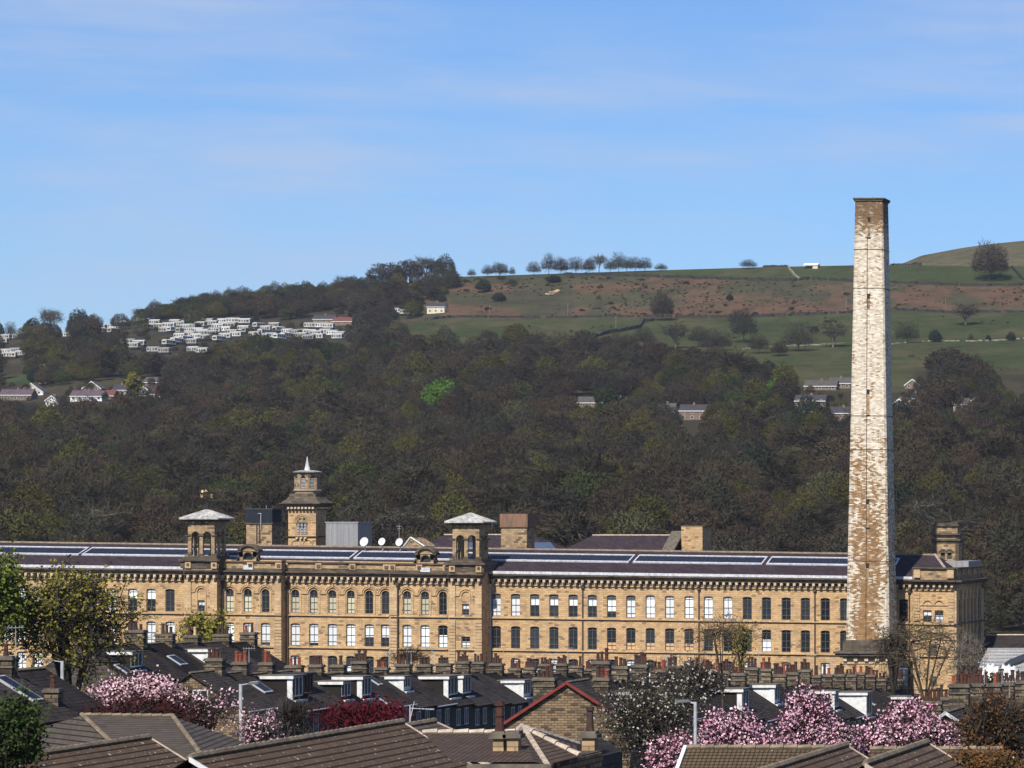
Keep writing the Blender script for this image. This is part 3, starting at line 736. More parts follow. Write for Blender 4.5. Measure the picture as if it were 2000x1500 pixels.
# --- campanile beyond the end pavilion
def campanile():
    Y = 520; s = Y/F; X0, X1 = (1823-CX)*s, (1872-CX)*s; z = lambda y: (CY-y)*s; w = X1-X0; y1 = Y+w
    b = MB(); t = MB()
    b.box(X0, X1, Y, y1, z(1125), z(1061)); b.box(X0+.15, X1-.15, Y+.15, y1-.15, z(1052.9), z(1045))
    b.box(X0+.2, X1-.2, Y+.2, y1-.2, z(1041.9), z(1028))
    for y0_, y1_, e in ((1056.5,1053,.35),(1060.8,1056.7,.1),(1044.8,1042,.35),(1027.8,1024.5,.1),(1024.3,1021.5,-.15)): t.box(X0-e, X1+e, Y-e, y1+e, z(y0_), z(y1_))
    for i in range(8):
        q = 1062+i*4.2
        if i % 1 == 0: t.box(X0-.12, X0+.5, Y-.12, Y+.5, z(q+2.6), z(q)); t.box(X1-.5, X1+.12, Y-.12, Y+.5, z(q+2.6), z(q)); t.box(X1-.5, X1+.12, y1-.5, y1+.12, z(q+2.6), z(q))
    for q in (1046.5, 1050): t.box(X0-.02, X0+.45, Y-.02, Y+.45, z(q+2), z(q)); t.box(X1-.45, X1+.02, Y-.02, Y+.45, z(q+2), z(q))
    dk = MB()
    for c in (1841.5, 1854.5):
        x = (c-CX)*s; dk.box(x-.38, x+.38, Y-.02, Y+.1, z(1092), z(1080)); dk.cyl((x,Y-.02,z(1080)),(x,Y+.1,z(1080)),.38,.38,14)
        for j in range(8):
            t0, t1 = math.pi*j/8, math.pi*(j+1)/8; t.cyl((x-.55*math.cos(t0),Y-.06,z(1080)+.55*math.sin(t0)),(x-.55*math.cos(t1),Y-.06,z(1080)+.55*math.sin(t1)),.1,.1,4)
    o = b.build('campanile', STONEM, mill); t.build('string_courses', STONED, o); dk.build('blind_arches', STONED, o)
    g = MB(); g.box(X0-1, X1+3, Y-8, y1, z(1112), z(1095)); g.build('tower_base', CLAD, o)
campanile()
# ------------------------------------------------------------------ things behind and on the mill roof
def cpt(px, py, Y): return pt(px, py, Y)
def bell_tower():
    Y = 545; s = Y/F; X0, X1 = (563-CX)*s, (617-CX)*s; w = X1-X0; z = lambda y: (CY-y)*s; y1 = Y+w
    T = thing('bell_tower', 'tall sandstone bell tower with louvred lantern and white spike behind the mill roof', 'tower', ((X0+X1)/2, Y+w/2, -26))
    b = MB(); b.box(X0, X1, Y, y1, -26, z(996)); b.build('wall', STONE, T)
    t = MB()
    for a, c, e in ((1049,1047,.25),(995.8,994,.25),(990,987.5,.55),(987.3,984.5,.9),(984.3,982,1.15)): t.box(X0-e, X1+e, Y-e, y1+e, z(a), z(c))
    t.build('cornice', STONED, T)
    br = MB(); br.box(X0+.002, X1-.002, Y+.002, y1-.002, z(993.8), z(990.2))
    for i in range(8):
        x = X0+.25+(w-.5)*i/7; br.box(x-.18, x+.18, Y-.75, Y-.001, z(994), z(990.2)); br.box(X1+.001, X1+.75, Y+.25+(w-.5)*i/7-.18, Y+.25+(w-.5)*i/7+.18, z(994), z(990.2))
    for x in (582,590,598): xx = (x-CX)*s; br.box(xx-.2, xx+.2, Y-.5, Y-.001, z(1052), z(1049.1))
    br.build('bracket_row', BRACKET, T)
    # flared skirt roof
    cx, cy = (X0+X1)/2, Y+w/2; sk = MB(); h = w/2+.95
    prof = [(h, z(981.9)), (h*.8, z(976)), (h*.68, z(970)), (h*.66, z(964))]
    for (r0, z0), (r1, z1) in zip(prof[:-1], prof[1:]):
        sk.hexa([(cx-r0,cy-r0,z0),(cx+r0,cy-r0,z0),(cx+r0,cy+r0,z0),(cx-r0,cy+r0,z0)], [(cx-r1,cy-r1,z1-.003),(cx+r1,cy-r1,z1-.003),(cx+r1,cy+r1,z1-.003),(cx-r1,cy+r1,z1-.003)])
    sk.build('skirt_roof', STONED, T)
    ln = MB(); r = 2.05                  # octagonal lantern
    ln.cyl((cx,cy,z(963.9)),(cx,cy,z(958)),r*1.02,r*1.02,8)
    P = [(cx+r*math.cos(math.pi/8+math.pi/4*i), cy+r*math.sin(math.pi/8+math.pi/4*i)) for i in range(8)]
    lo = MB()
    for i in range(8):
        a, c = np.array(P[i]), np.array(P[(i+1)%8]); u = c-a; L = np.linalg.norm(u); u /= L; inn = np.array([-u[1], u[0]])*.3
        def bx(s0, s1, z0, z1, mb=ln, ii=0.):
            p, q = a+u*s0+inn*ii, a+u*s1+inn*ii; mb.hexa([(p[0],p[1],z0),(q[0],q[1],z0),(q[0]+inn[0],q[1]+inn[1],z0),(p[0]+inn[0],p[1]+inn[1],z0)], [(p[0],p[1],z1),(q[0],q[1],z1),(q[0]+inn[0],q[1]+inn[1],z1),(p[0]+inn[0],p[1]+inn[1],z1)])
        bx(0, .36, z(957.8), z(923)); bx(L-.36, L, z(957.8), z(923)); zs = z(933); rr = (L-.72)/2
        for j in range(6):
            t0, t1 = math.pi*j/6, math.pi*(j+1)/6; bx(.36+rr-rr*math.cos(t0), .36+rr-rr*math.cos(t1), zs+rr*min(math.sin(t0), math.sin(t1)), z(923))
        bx(.36, L-.36, z(957.8), z(953))
        for k in range(7): zz = z(952)+k*.235; bx(.37, L-.37, zz, zz+.09, lo, .5)
    o = ln.build('lantern', STONEM, T); lo.build('louvres', LEAD, o)
    c = MB(); c.cyl((cx,cy,z(957.9)),(cx,cy,z(956.5)),r*1.14,r*1.14,8); c.cyl((cx,cy,z(922.9)),(cx,cy,z(921)),r*1.2,r*1.25,8); c.cyl((cx,cy,z(920.9)),(cx,cy,z(918)),r*1.22,r*.5,8); c.build('lantern_cap', LEADR, o)
    sp = MB(); sp.cyl((cx,cy,z(918.5)),(cx,cy,z(903)),.5,.2,8); sp.cyl((cx,cy,z(903)),(cx,cy,z(891)),.2,.03,6); sp.build('spike', LEAD, o)
    # belfry opening
    fx = (590-CX)*s; dk = MB(); dk.box(fx-.95, fx+.95, Y-.04, Y-.005, z(1044), z(1021)); dk.cyl((fx,Y-.04,z(1021)),(fx,Y-.005,z(1021)),.95,.95,16)
    w_ = dk.build('belfry_window', STONEM, T)
    k = MB()
    for i in (-1, 0, 1):
        k.box(fx+i*.58-.2, fx+i*.58+.2, Y-.07, Y-.045, z(1043), z(1023)); k.cyl((fx+i*.58,Y-.07,z(1023)),(fx+i*.58,Y-.045,z(1023)),.2,.2,10)
    for i in (-1, 1): k.cyl((fx+i*.36,Y-.07,z(1013.5)),(fx+i*.36,Y-.045,z(1013.5)),.18,.18,10)
    k.build('opening', DARKM, w_)
    l = MB()
    for i in (-1, 0, 1):
        for j in range(7): l.box(fx+i*.58-.2, fx+i*.58+.2, Y-.16, Y-.08, z(1042)+j*.25, z(1042)+j*.25+.1)
    l.build('louvres', LEAD, w_)
    a = MB()
    for cxx, rr, zc in ((fx,1.15,z(1021)),(fx,1.4,z(1021)),(fx-.95,.8,z(1064)),(fx+.95,.8,z(1064))):
        for j in range(12):
            t0, t1 = math.pi*j/12, math.pi*(j+1)/12; a.cyl((cxx-rr*math.cos(t0),Y-.05,zc+rr*math.sin(t0)),(cxx-rr*math.cos(t1),Y-.05,zc+rr*math.sin(t1)),.09,.09,4)
    a.build('arch_moulding', TRIM, T)
bell_tower()
def simple(name, label, cat, px0, px1, yt, yb, Y, depth, mat, extra=None, zb=None):
    s = Y/F; X0, X1 = (px0-CX)*s, (px1-CX)*s; z = lambda y: (CY-y)*s
    T = thing(name, label, cat, ((X0+X1)/2, Y+depth/2, zb if zb is not None else z(yb)))
    b = MB(); b.box(X0, X1, Y, Y+depth, zb if zb is not None else z(yb), z(yt)); b.build('wall' if cat != 'plant box' else 'panel', mat, T)
    if extra: extra(T, X0, X1, Y, Y+depth, z)
    return T
def e1(T, X0, X1, Y0, Y1, z):
    m = MB(); m.box(X0-.1, X1+.1, Y0-.1, Y1+.1, z(1019.8), z(995)); m.build('water_tank', NAVY, T)
    m = MB(); m.box(X0-.2, X1+.2, Y0-.2, Y1+.2, z(994.8), z(993.5)); m.box(X0-.2, X1+.2, Y0-.2, Y1+.2, z(1023), z(1021.2)); m.build('tank_frame', FRAME, T)
    m = MB(); xa = (502-CX)*(Y0/F)
    for dx in (0, .5): m.cyl((xa+dx,Y0-.2,z(1062)),(xa+dx,Y0-.2,z(1023)),.05,.05,4)
    for k in range(8): m.cyl((xa,Y0-.2,z(1062-k*5)),(xa+.5,Y0-.2,z(1062-k*5)),.03,.03,4)
    m.build('ladder', DARKM, T)
    m = MB(); xa = (511-CX)*(Y0/F); m.cyl((xa,Y0-.35,z(1033)),(xa,Y0-.35,z(1003)),.07,.07,5); m.cyl((xa-.5,Y0-.35,z(1003)),(xa+.1,Y0-.35,z(1003)),.06,.06,4); m.cyl((xa,Y0+2,z(993.5)),(xa,Y0+2,z(987)),.04,.04,4); m.build('pipe', GALV, T)
    m = MB(); m.box(X0-.3, X0+1, Y0, Y0+1, z(993.4), z(989)); m.build('vent_cap', DARKM, T)
simple('brick_stair_tower', 'square stone stair tower with a dark navy water tank on top behind the mill', 'tower', 481, 531, 1023.2, 1066, 550, 3.8, STONEM, e1, -26)
def e2(T, X0, X1, Y0, Y1, z):
    m = MB(); n = 26
    for i in range(n):
        x = X0+(X1-X0)*i/n; m.box(x, x+.06, Y0-.1, Y0-.01, z(1066), z(1021.5))
    m.build('cladding_rib_row', GALV, T); m = MB(); m.box(X0-.15, X1+.15, Y0-.15, Y1+.15, z(1020.8), z(1019.3)); m.build('roof', GALV, T)
simple('clad_lift_housing', 'windowless box clad in vertical grey metal sheets right of the bell tower', 'plant room', 637, 699, 1021, 1070, 540, 6.5, CLAD, e2, -26)
def e3(T, X0, X1, Y0, Y1, z):
    m = MB(); m.box(X0-.15, X1+.15, Y0-.15, Y1+.15, z(1029), z(1003.5)); m.build('rusty_cladding', RUST, T)
    m = MB(); m.box(X0-.2, X1+.2, Y0-.2, Y1+.2, z(1030.5), z(1029.2)); m.build('string_course', STONED, T)
simple('flue_tower', 'square stone flue tower topped with rust streaked metal sheeting behind the mill', 'tower', 978.5, 1029, 1030.7, 1072, 548, 4.2, STONEM, e3, -26)
def e4(T, X0, X1, Y0, Y1, z):
    m = MB(); m.box(X0-.1, X1+.5, Y0-.1, Y1+.1, z(1027.5), z(1026)); m.build('coping', STONED, T)
simple('blank_stone_block', 'plain pale stone block standing up behind the right half of the mill roof', 'tower', 1330.5, 1372, 1027.7, 1075, 560, 6, STONE, e4, -26)

def north_shed(label, px0, px1, yt, Y, half, drop, hipL=0, hipR=0, gable=None, sky=None):
    s = Y/F; X0, X1 = (px0-CX)*s, (px1-CX)*s; zt = (CY-yt)*s
    T = thing('weaving_shed', label, 'mill building', ((X0+X1)/2, Y, -26), 'lower mill ranges behind the main roof')
    r = MB(); f0, f1, b0, b1 = (X0,Y-half,zt-drop), (X1,Y-half,zt-drop), (X0,Y+half,zt-drop), (X1,Y+half,zt-drop); a, c = (X0+hipL,Y,zt), (X1-hipR,Y,zt)
    r.poly([f0,f1,c,a]); r.poly([b1,b0,a,c]); r.poly([b0,f0,a]); r.poly([f1,b1,c]); r.build('roof', SLATE, T)
    w = MB(); w.box(X0+.3, X1-.3, Y-half+.3, Y+half-.3, -26, zt-drop-.01); w.build('wall', STONE, T)
    m = MB(); m.cyl((a[0],a[1],a[2]+.05),(c[0],c[1],c[2]+.05),.14,.14,5); m.build('ridge_capping', RIDGEW, T)
    if sky:
        for (pa, pb) in sky:
            m = MB(); x0, x1 = (pa-CX)*s, (pb-CX)*s
            L = lambda x, t, o: (x, Y-half*t, zt-drop*t+o)
            m.hexa([L(x0,.75,.12),L(x1,.75,.12),L(x1-2,.4,.12),L(x0,.4,.12)], [L(x0,.75,.01),L(x1,.75,.01),L(x1-2,.4,.01),L(x0,.4,.01)]); m.build('rooflight', plain('blue_rooflight', (.07,.1,.16), (.05,.07,.12), 1., .3), T)
    return T, X0, X1, zt
north_shed('slate shed roof with blue rooflights showing between the right belvedere and the flue tower', 822, 1110, 1045, 565, 9, 3.4, 4, 6, None, [(920,975),(1040,1110)])
T, X0, X1, zt = north_shed('plum slate roof ending in a gable left of the blank stone block', 1100, 1318, 1046, 562, 8, 3.6, 5, 0)
m = MB(); Y = 562; n = 6
for sg in (-1, 1):
    m.hexa([(X1-.5,Y+sg*8.4,zt-3.7),(X1+1.6,Y+sg*8.4,zt-3.7),(X1+1.6,Y,zt+.4),(X1-.5,Y,zt+.4)], [(X1-.5,Y+sg*8.4,zt-3.3),(X1+1.6,Y+sg*8.4,zt-3.3),(X1+1.6,Y,zt+.8),(X1-.5,Y,zt+.8)])
m.build('gable_coping', CAPST, T)
def gablet():
    p = pt(808, 1067, 540); T = thing('stone_gable', 'small stone gable with white coping beside the satellite dishes', 'gable', (p[0], p[1], -26))
    s = 540/F; X0, X1, Xm = (789-CX)*s, (829-CX)*s, (802-CX)*s; z = lambda y: (CY-y)*s
    m = MB(); m.hexa([(X0,540,z(1067)),(X1,540,z(1067)),(Xm,540,z(1050))], [(X0,546,z(1067)),(X1,546,z(1067)),(Xm,546,z(1050))]); m.box(X0,X1,540,546,-26,z(1067.1)); m.build('wall', STONEM, T)
    m = MB()
    for a in (X0, X1): m.cyl((a,539.9,z(1067)),(Xm,539.9,z(1049.5)),.14,.14,4)
    m.build('coping', WHITE, T)
gablet()
def dish(px, py, r, lab):
    Y = 508; p = pt(px, py, Y); T = thing('satellite_dish', lab, 'satellite dish', (p[0], p[1], p[2]-.75), 'white satellite dishes on the mill roof ridge')
    m = MB(); n = 16; V = []
    ax = np.array((-.25,-.93,.27)); ax /= np.linalg.norm(ax); u = np.cross(ax,(0,0,1)); u /= np.linalg.norm(u); v = np.cross(u, ax)
    c = np.array(p); rings = [(0,.0),(.5,.06),(1.,.22)]
    for (r0,h0),(r1,h1) in zip(rings[:-1], rings[1:]):
        for k in range(n):
            t0, t1 = 2*math.pi*k/n, 2*math.pi*(k+1)/n
            P = [c+ax*h*r+r*rr*(math.cos(t)*u+math.sin(t)*v) for rr, h, t in ((r0,h0,t0),(r1,h1,t0),(r1,h1,t1),(r0,h0,t1))]
            if r0 == 0: P = P[1:] if False else [P[0], P[1], P[2]]
            m.hexa(P, [q-ax*.05 for q in P])
    m.build('reflector', WHITE, T)
    m = MB(); m.cyl((p[0],p[1]+.3,p[2]-1.4),(p[0],p[1]+.2,p[2]),.08,.08,6); m.cyl(tuple(c), tuple(c+ax*.9), .03, .03, 4); m.build('mount', GALV, T)
dish(712, 1058.5, .72, 'white satellite dish on the mill roof nearest the grey clad box')
dish(746.5, 1058, .6, 'smaller white satellite dish between two others on the mill roof')
dish(780.5, 1059, .62, 'white satellite dish beside the thin aerial and the small stone gable')
def aerial():
    p = pt(779.5, 1052, 509); T = thing('aerial', 'thin television aerial rising beside the right satellite dish', 'aerial', (p[0],p[1],p[2]-1))
    m = MB(); m.cyl((p[0],p[1],p[2]-1),(p[0],p[1],p[2]+2.2),.03,.03,4); m.build('mast', GALV, T)
    m = MB(); m.cyl((p[0]-.4,p[1],p[2]+1.9),(p[0]+.4,p[1],p[2]+1.9),.03,.03,4); m.cyl((p[0]-.3,p[1],p[2]+1.5),(p[0]+.3,p[1],p[2]+1.6),.03,.03,4); m.build('antenna_rod', GALV, T)
aerial()

# ------------------------------------------------------------------ the great chimney
def chimney():
    Y = 490; s = Y/F; xc = (1694-CX)*s; z = lambda y: (CY-y)*s
    zb = z(1250); yc = Y+3.28; hb, ht, ch = 3.26, 2.085, .375
    T = thing('mill_chimney', 'very tall tapering limewashed stone mill chimney on a moulded pedestal', 'chimney', (xc, yc, zb))
    xoff = (1697.5-1694)*s*0
    def ring(h, zz, c): return [(xc-h+c,yc-h,zz),(xc+h-c,yc-h,zz),(xc+h,yc-h+c,zz),(xc+h,yc+h-c,zz),(xc+h-c,yc+h,zz),(xc-h+c,yc+h,zz),(xc-h,yc+h-c,zz),(xc-h,yc-h+c,zz)]
    m = MB(); m.hexa(ring(hb, zb, ch), ring(ht, z(387), ch*.55)); m.build('shaft', CHIM, T)
    c = MB(); c.hexa(ring(ht+.18, z(391), .25), ring(ht+.2, z(388), .25)); c.hexa(ring(ht+.3, z(387.9), .2), ring(ht+.3, z(385), .2)); c.build('cap', STONED, T)
    m = MB(); m.box(xc-3.55, xc+3.55, yc-3.55, yc+3.55, z(1254), z(1250.1)); m.box(xc-3.62, xc+3.62, yc-3.62, yc+3.62, z(1272), z(1254.1))
    m.box(xc-4.8, xc+4.8, yc-4.8, yc+4.8, z(1276), z(1272.1)); m.box(xc-4.55, xc+4.55, yc-4.55, yc+4.55, z(1281), z(1276.1)); m.box(xc-4, xc+4, yc-4, yc+4, z(1284), z(1281.1))
    for x in (-2.2,-.1,2): m.box(xc+x-.05, xc+x+.05, yc-3.7, yc-3.621, z(1270), z(1256))
    m.build('pedestal_cornice', STONED, T)
    m = MB(); m.box(xc-3.6, xc+3.6, yc-3.6, yc+3.6, -25.6, z(1284.1)); m.build('pedestal', STONE, T)
    m = MB()
    for i in range(5): x = xc-3.2+i*1.6; m.box(x-.28, x+.28, yc-4.1, yc-3.61, z(1291), z(1284.1))
    m.box(xc-3.75, xc+3.75, yc-3.75, yc-3.601, z(1296), z(1293)); m.build('bracket_row', BRACKET, T)
    def hw(zz): return hb+(ht-hb)*(zz-zb)/(z(387)-zb)
    for a, b, full in ((425,462,1),(575,602,0),(762,810,1),(977,1030,1),(1102,1130,0)):
        w = MB(); zt, zl = z(a), z(b); y = yc-hw(zt)-.04; yl = yc-hw(zl)-.04; wd = .2
        w.hexa([(xc-wd,yl,zl),(xc+wd,yl,zl),(xc+wd,yl+.1,zl),(xc-wd,yl+.1,zl)], [(xc-wd,y,zt-.6),(xc+wd,y,zt-.6),(xc+wd,y+.1,zt-.6),(xc-wd,y+.1,zt-.6)])
        o = w.build('slit_window', STONEM, T)
        d = MB(); d.box(xc-wd, xc+wd, y-.03, y+.1, zt-.59, zt); d.box(xc-.26, xc+.26, y-.08, y+.1, zt+.01, zt+.14)  # dark box stands proud, its colour imitating a shaded recess
        if full: d.box(xc-.3, xc+.3, yl-.08, yl+.1, zl-.16, zl-.01)
        d.build('slit_head', DARKM, o)
    m = MB(); za, zc = z(1250), z(462); m.cyl((xc-.22,yc-hw(za)-.05,za),(xc-.22,yc-hw(zc)-.05,zc),.04,.04,4); m.cyl((xc+.1,yc,z(387)),(xc+.1,yc,z(380)),.04,.03,4); m.build('lightning_conductor', DARKM, T)
    for yy in (486, 562, 878, 1096, 812): 
        h = hw(z(yy))+.03; m = MB(); zz = z(yy)
        for (x0,y0,x1,y1) in ((-1,-1,1,-1),(1,-1,1,1),(1,1,-1,1),(-1,1,-1,-1)): m.cyl((xc+x0*h,yc+y0*h,zz),(xc+x1*h,yc+y1*h,zz),.05,.05,4)
        m.build('iron_band', PIPE, T)
chimney()

# ------------------------------------------------------------------ terraces
def pot(mb_list, x, y, z, rng, hmul=1.):
    k = rng.choices((0,1,2,3), (1.4,6,5,.25))[0]; h = rng.uniform(.45,1.0)*hmul; r = rng.uniform(.11,.145); b = MB()
    b.cyl((x,y,z),(x,y,z+h*.12),r*1.25,r*1.2,8); b.cyl((x,y,z+h*.12),(x,y,z+h*.85),r*1.05,r*.85,8)
    b.cyl((x,y,z+h*.85),(x,y,z+h),r*1.2,r*1.15,8); b.cyl((x,y,z+h),(x,y,z+h+.015),r*.8,r*.8,8)
    if rng.random() < .3: b.cyl((x,y,z+h*.5),(x,y,z+h*.56),r*1.2,r*1.2,8)
    mb_list.append((b, POTS[k]))
def stack(T, xc, yc, zb, zt, w, dp, npots, rng, mat=None, capm=None, name='chimney'):
    b = MB(); b.box(xc-w/2, xc+w/2, yc-dp/2, yc+dp/2, zb, zt); o = b.build(name, mat or TERR2, T)
    c = MB(); c.box(xc-w/2-.1, xc+w/2+.1, yc-dp/2-.1, yc+dp/2+.1, zt+.001, zt+.13); c.box(xc-w/2-.04, xc+w/2+.04, yc-dp/2-.04, yc+dp/2+.04, zt+.131, zt+.22)
    if zt-zb > 1.2: c.box(xc-w/2-.07, xc+w/2+.07, yc-dp/2-.07, yc+dp/2+.07, zt-.42, zt-.32)
    c.build('stack_cap', capm or CAPST, o); L = []
    for i in range(npots):
        f = (i+.5)/npots; pot(L, xc-w/2+.12+(w-.24)*f, yc+rng.uniform(-.1,.1), zt+.221, rng)
    for mb, mt in L: mb.build('chimney_pot', mt, o)
    if npots > 1 and rng.random() < .3:
        a = MB(); x, y, h = xc+w/2+.05, yc, rng.uniform(.9, 1.9); a.cyl((x,y,zt-.5),(x,y,zt+h),.025,.02,4); q = rng.uniform(-.6, .6)
        a.cyl((x-.45,y-q*.4,zt+h-.08),(x+.45,y+q*.4,zt+h-.05),.016,.016,3)
        for k in range(5): xx = x-.4+k*.2; a.cyl((xx,y-.22,zt+h-.07),(xx,y+.22,zt+h-.07),.011,.011,3); a.cyl((xx,y,zt+h-.2),(xx,y,zt+h+.06),.011,.011,3)
        a.build('aerial', GALV, o)
    return o
def dormer(T, xr, y0, y1, zridge, pitch, dist, style, h=1.5, out=2.4):
    """flat-roofed dormer on the +X slope; dist = how far down the slope (in X) its face stands"""
    xf = xr+dist; zf = zridge-dist*pitch; xb = xf-out; zt = zf+h
    zt = min(zt, zridge-.05) if style != 'tall' else zt
    ckm = {'white': WHITE, 'slate': HUNG, 'tall': HUNG, 'brown': BROWNT}[style]
    b = MB()
    xi = xr+max(0., (zridge-zt)/pitch)
    prof = [(xf, zf-.05), (xf, zt), (xi, zt)]
    for yy in (y0, y1-.08):
        A = [(x, yy, z) for x, z in prof]; B = [(x, yy+.08, z) for x, z in prof]; b.hexa(A, B)
    b.box(xf-.1, xf-.02, y0+.08, y1-.08, zf-.02, zf+.28)
    o = b.build('dormer', ckm, T)
    r = MB(); r.box(xi-.2, xf+.22, y0-.18, y1+.18, zt+.002, zt+.1); r.build('dormer_roof', CAPST if style != 'brown' else DARKM, o)
    f = MB()
    if style in ('tall', 'slate', 'white'): f.box(xi+.3, xf+.24, y0-.21, y0-.182, zt-.16, zt+.06)
    n = 3; a0 = zf+.3; wd = (y1-y0-.16)
    f.box(xf-.08, xf+.02, y0+.082, y1-.082, a0-.1, a0); f.box(xf-.08, xf+.02, y0+.082, y1-.082, zt-.13, zt-.001)
    for k in range(n+1): yy = y0+.085+(wd-.1)*k/n; f.box(xf-.079, xf+.019, yy, yy+.09, a0+.001, zt-.131)
    if style in ('tall','white'): f.box(xf-.001+.02, xf+.1, y0-.03, y0+.08, zf-.03, zt-.01); f.box(xf-.3, xf+.05, y0-.045, y0-.005, zf-.1, zt-.17)
    f.box(xf+.02, xf+.35, y0, y1, zf-.12-.1, zf-.06)
    w = f.build('window_frame', WHITE if style != 'brown' else BROWNT, o)
    g = MB(); g.box(xf-.06, xf-.03, y0+.1, y1-.1, a0, zt-.14); g.build('pane', GLASS, o)
def rooflight(T, xr, zr, pitch, d0, d1, y0, y1):
    L = lambda d, y, o: (xr+d+o*pitch*.8, y, zr-d*pitch+o)
    m = MB(); m.hexa([L(d0,y0,.1),L(d1,y0,.1),L(d1,y1,.1),L(d0,y1,.1)], [L(d0,y0,.0),L(d1,y0,.0),L(d1,y1,.0),L(d0,y1,.0)]); o = m.build('rooflight', GALV, T)
    g = MB(); g.poly([L(d0+.1,y0+.1,.11),L(d1-.1,y0+.1,.11),L(d1-.1,y1-.1,.11),L(d0+.1,y1-.1,.11)]); g.build('pane', SKYG, o)
def terrace_house(label, xr, y0, w, zr, half=4.3, pitch=.65, rng=None, npots=4, sh=1.3, sw=1.15, group=None, gable=False, extras=(), stack_on=True, wallmat=None, barge=None, sx=0., left_stack=False):
    T = thing('terraced_house', label, 'house', (xr, y0+w/2, tz(1000, y0+w/2)), group)
    zg = tz(1000, y0+w/2)-.4; ze = zr-half*pitch
    b = MB(); y1 = y0+w-.004; e = half-.35; zw = zr-e*pitch-.08
    b.hexa([(xr-e,y0,zg),(xr+e,y0,zg),(xr+e,y0,zw),(xr,y0,zr-.1),(xr-e,y0,zw)], [(xr-e,y1,zg),(xr+e,y1,zg),(xr+e,y1,zw),(xr,y1,zr-.1),(xr-e,y1,zw)])
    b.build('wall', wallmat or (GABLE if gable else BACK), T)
    r = MB(); ya = y0-(.25 if gable else 0)
    for sg in (1, -1):
        A = [(xr+sg*half, ya, ze), (xr+sg*half, y1, ze), (xr, y1, zr), (xr, ya, zr)]
        if sg < 0: A = [A[1], A[0], A[3], A[2]]
        r.plane(A)
        Bt = [(p[0], p[1], p[2]-.1) for p in A]
        r.poly(list(reversed(Bt)))
        for i in range(4): j = (i+1) % 4; r.poly([A[i], Bt[i], Bt[j], A[j]])
    r.build('roof', SLATED, T)
    m = MB(); m.cyl((xr,ya,zr+.03),(xr,y1,zr+.03),.11,.11,5); m.build('ridge_tile_row', RIDGE, T)
    m = MB(); m.cyl((xr+half+.06,ya,ze-.03),(xr+half+.06,y1,ze-.03),.07,.07,5); m.build('gutter', PIPE if rng.random() < .7 else GALV, T)
    if gable and barge:
        m = MB()
        for sg in (1, -1):
            m.hexa([(xr,ya-.06,zr-.12),(xr+sg*half,ya-.06,ze-.12),(xr+sg*half,ya-.06,ze+.1),(xr,ya-.06,zr+.1)], [(xr,ya-.01,zr-.12),(xr+sg*half,ya-.01,ze-.12),(xr+sg*half,ya-.01,ze+.1),(xr,ya-.01,zr+.1)])
        m.build('bargeboard', barge, T)
    if stack_on: stack(T, xr+sx+rng.uniform(-.15,.15), y0+w*.86, zr-1.2, zr+sh, sw*rng.uniform(.85,1.15), .72, npots, rng)
    # rear window, lit side away from the sun
    for k in range(2 if w > 4.4 else 1):
        yy = y0+w*(.3+.42*k); zz = ze-1.75; m = MB()
        m.box(xr+e+.001, xr+e+.06, yy-.5, yy+.5, zz-.09, zz); m.box(xr+e+.001, xr+e+.06, yy-.5, yy+.5, zz+1.3, zz+1.4)
        for q in (-.5, -.03, .44): m.box(xr+e+.002, xr+e+.05, yy+q, yy+q+.06, zz, zz+1.3)
        wn = m.build('window', WHITE, T); g = MB(); g.box(xr+e+.003, xr+e+.02, yy-.43, yy+.43, zz+.01, zz+1.29); g.build('pane', GLASS, wn)
    for ex in extras:
        if ex[0] == 'dormer': dormer(T, xr, y0+ex[1], y0+ex[2], zr, pitch, ex[3], ex[4], *(ex[5:]))
        elif ex[0] == 'light': rooflight(T, xr, zr, pitch, ex[1], ex[2], y0+ex[3], y0+ex[4])
    return T
def yat(px, X): return X*F/(px-CX)
rng = random.Random(11)
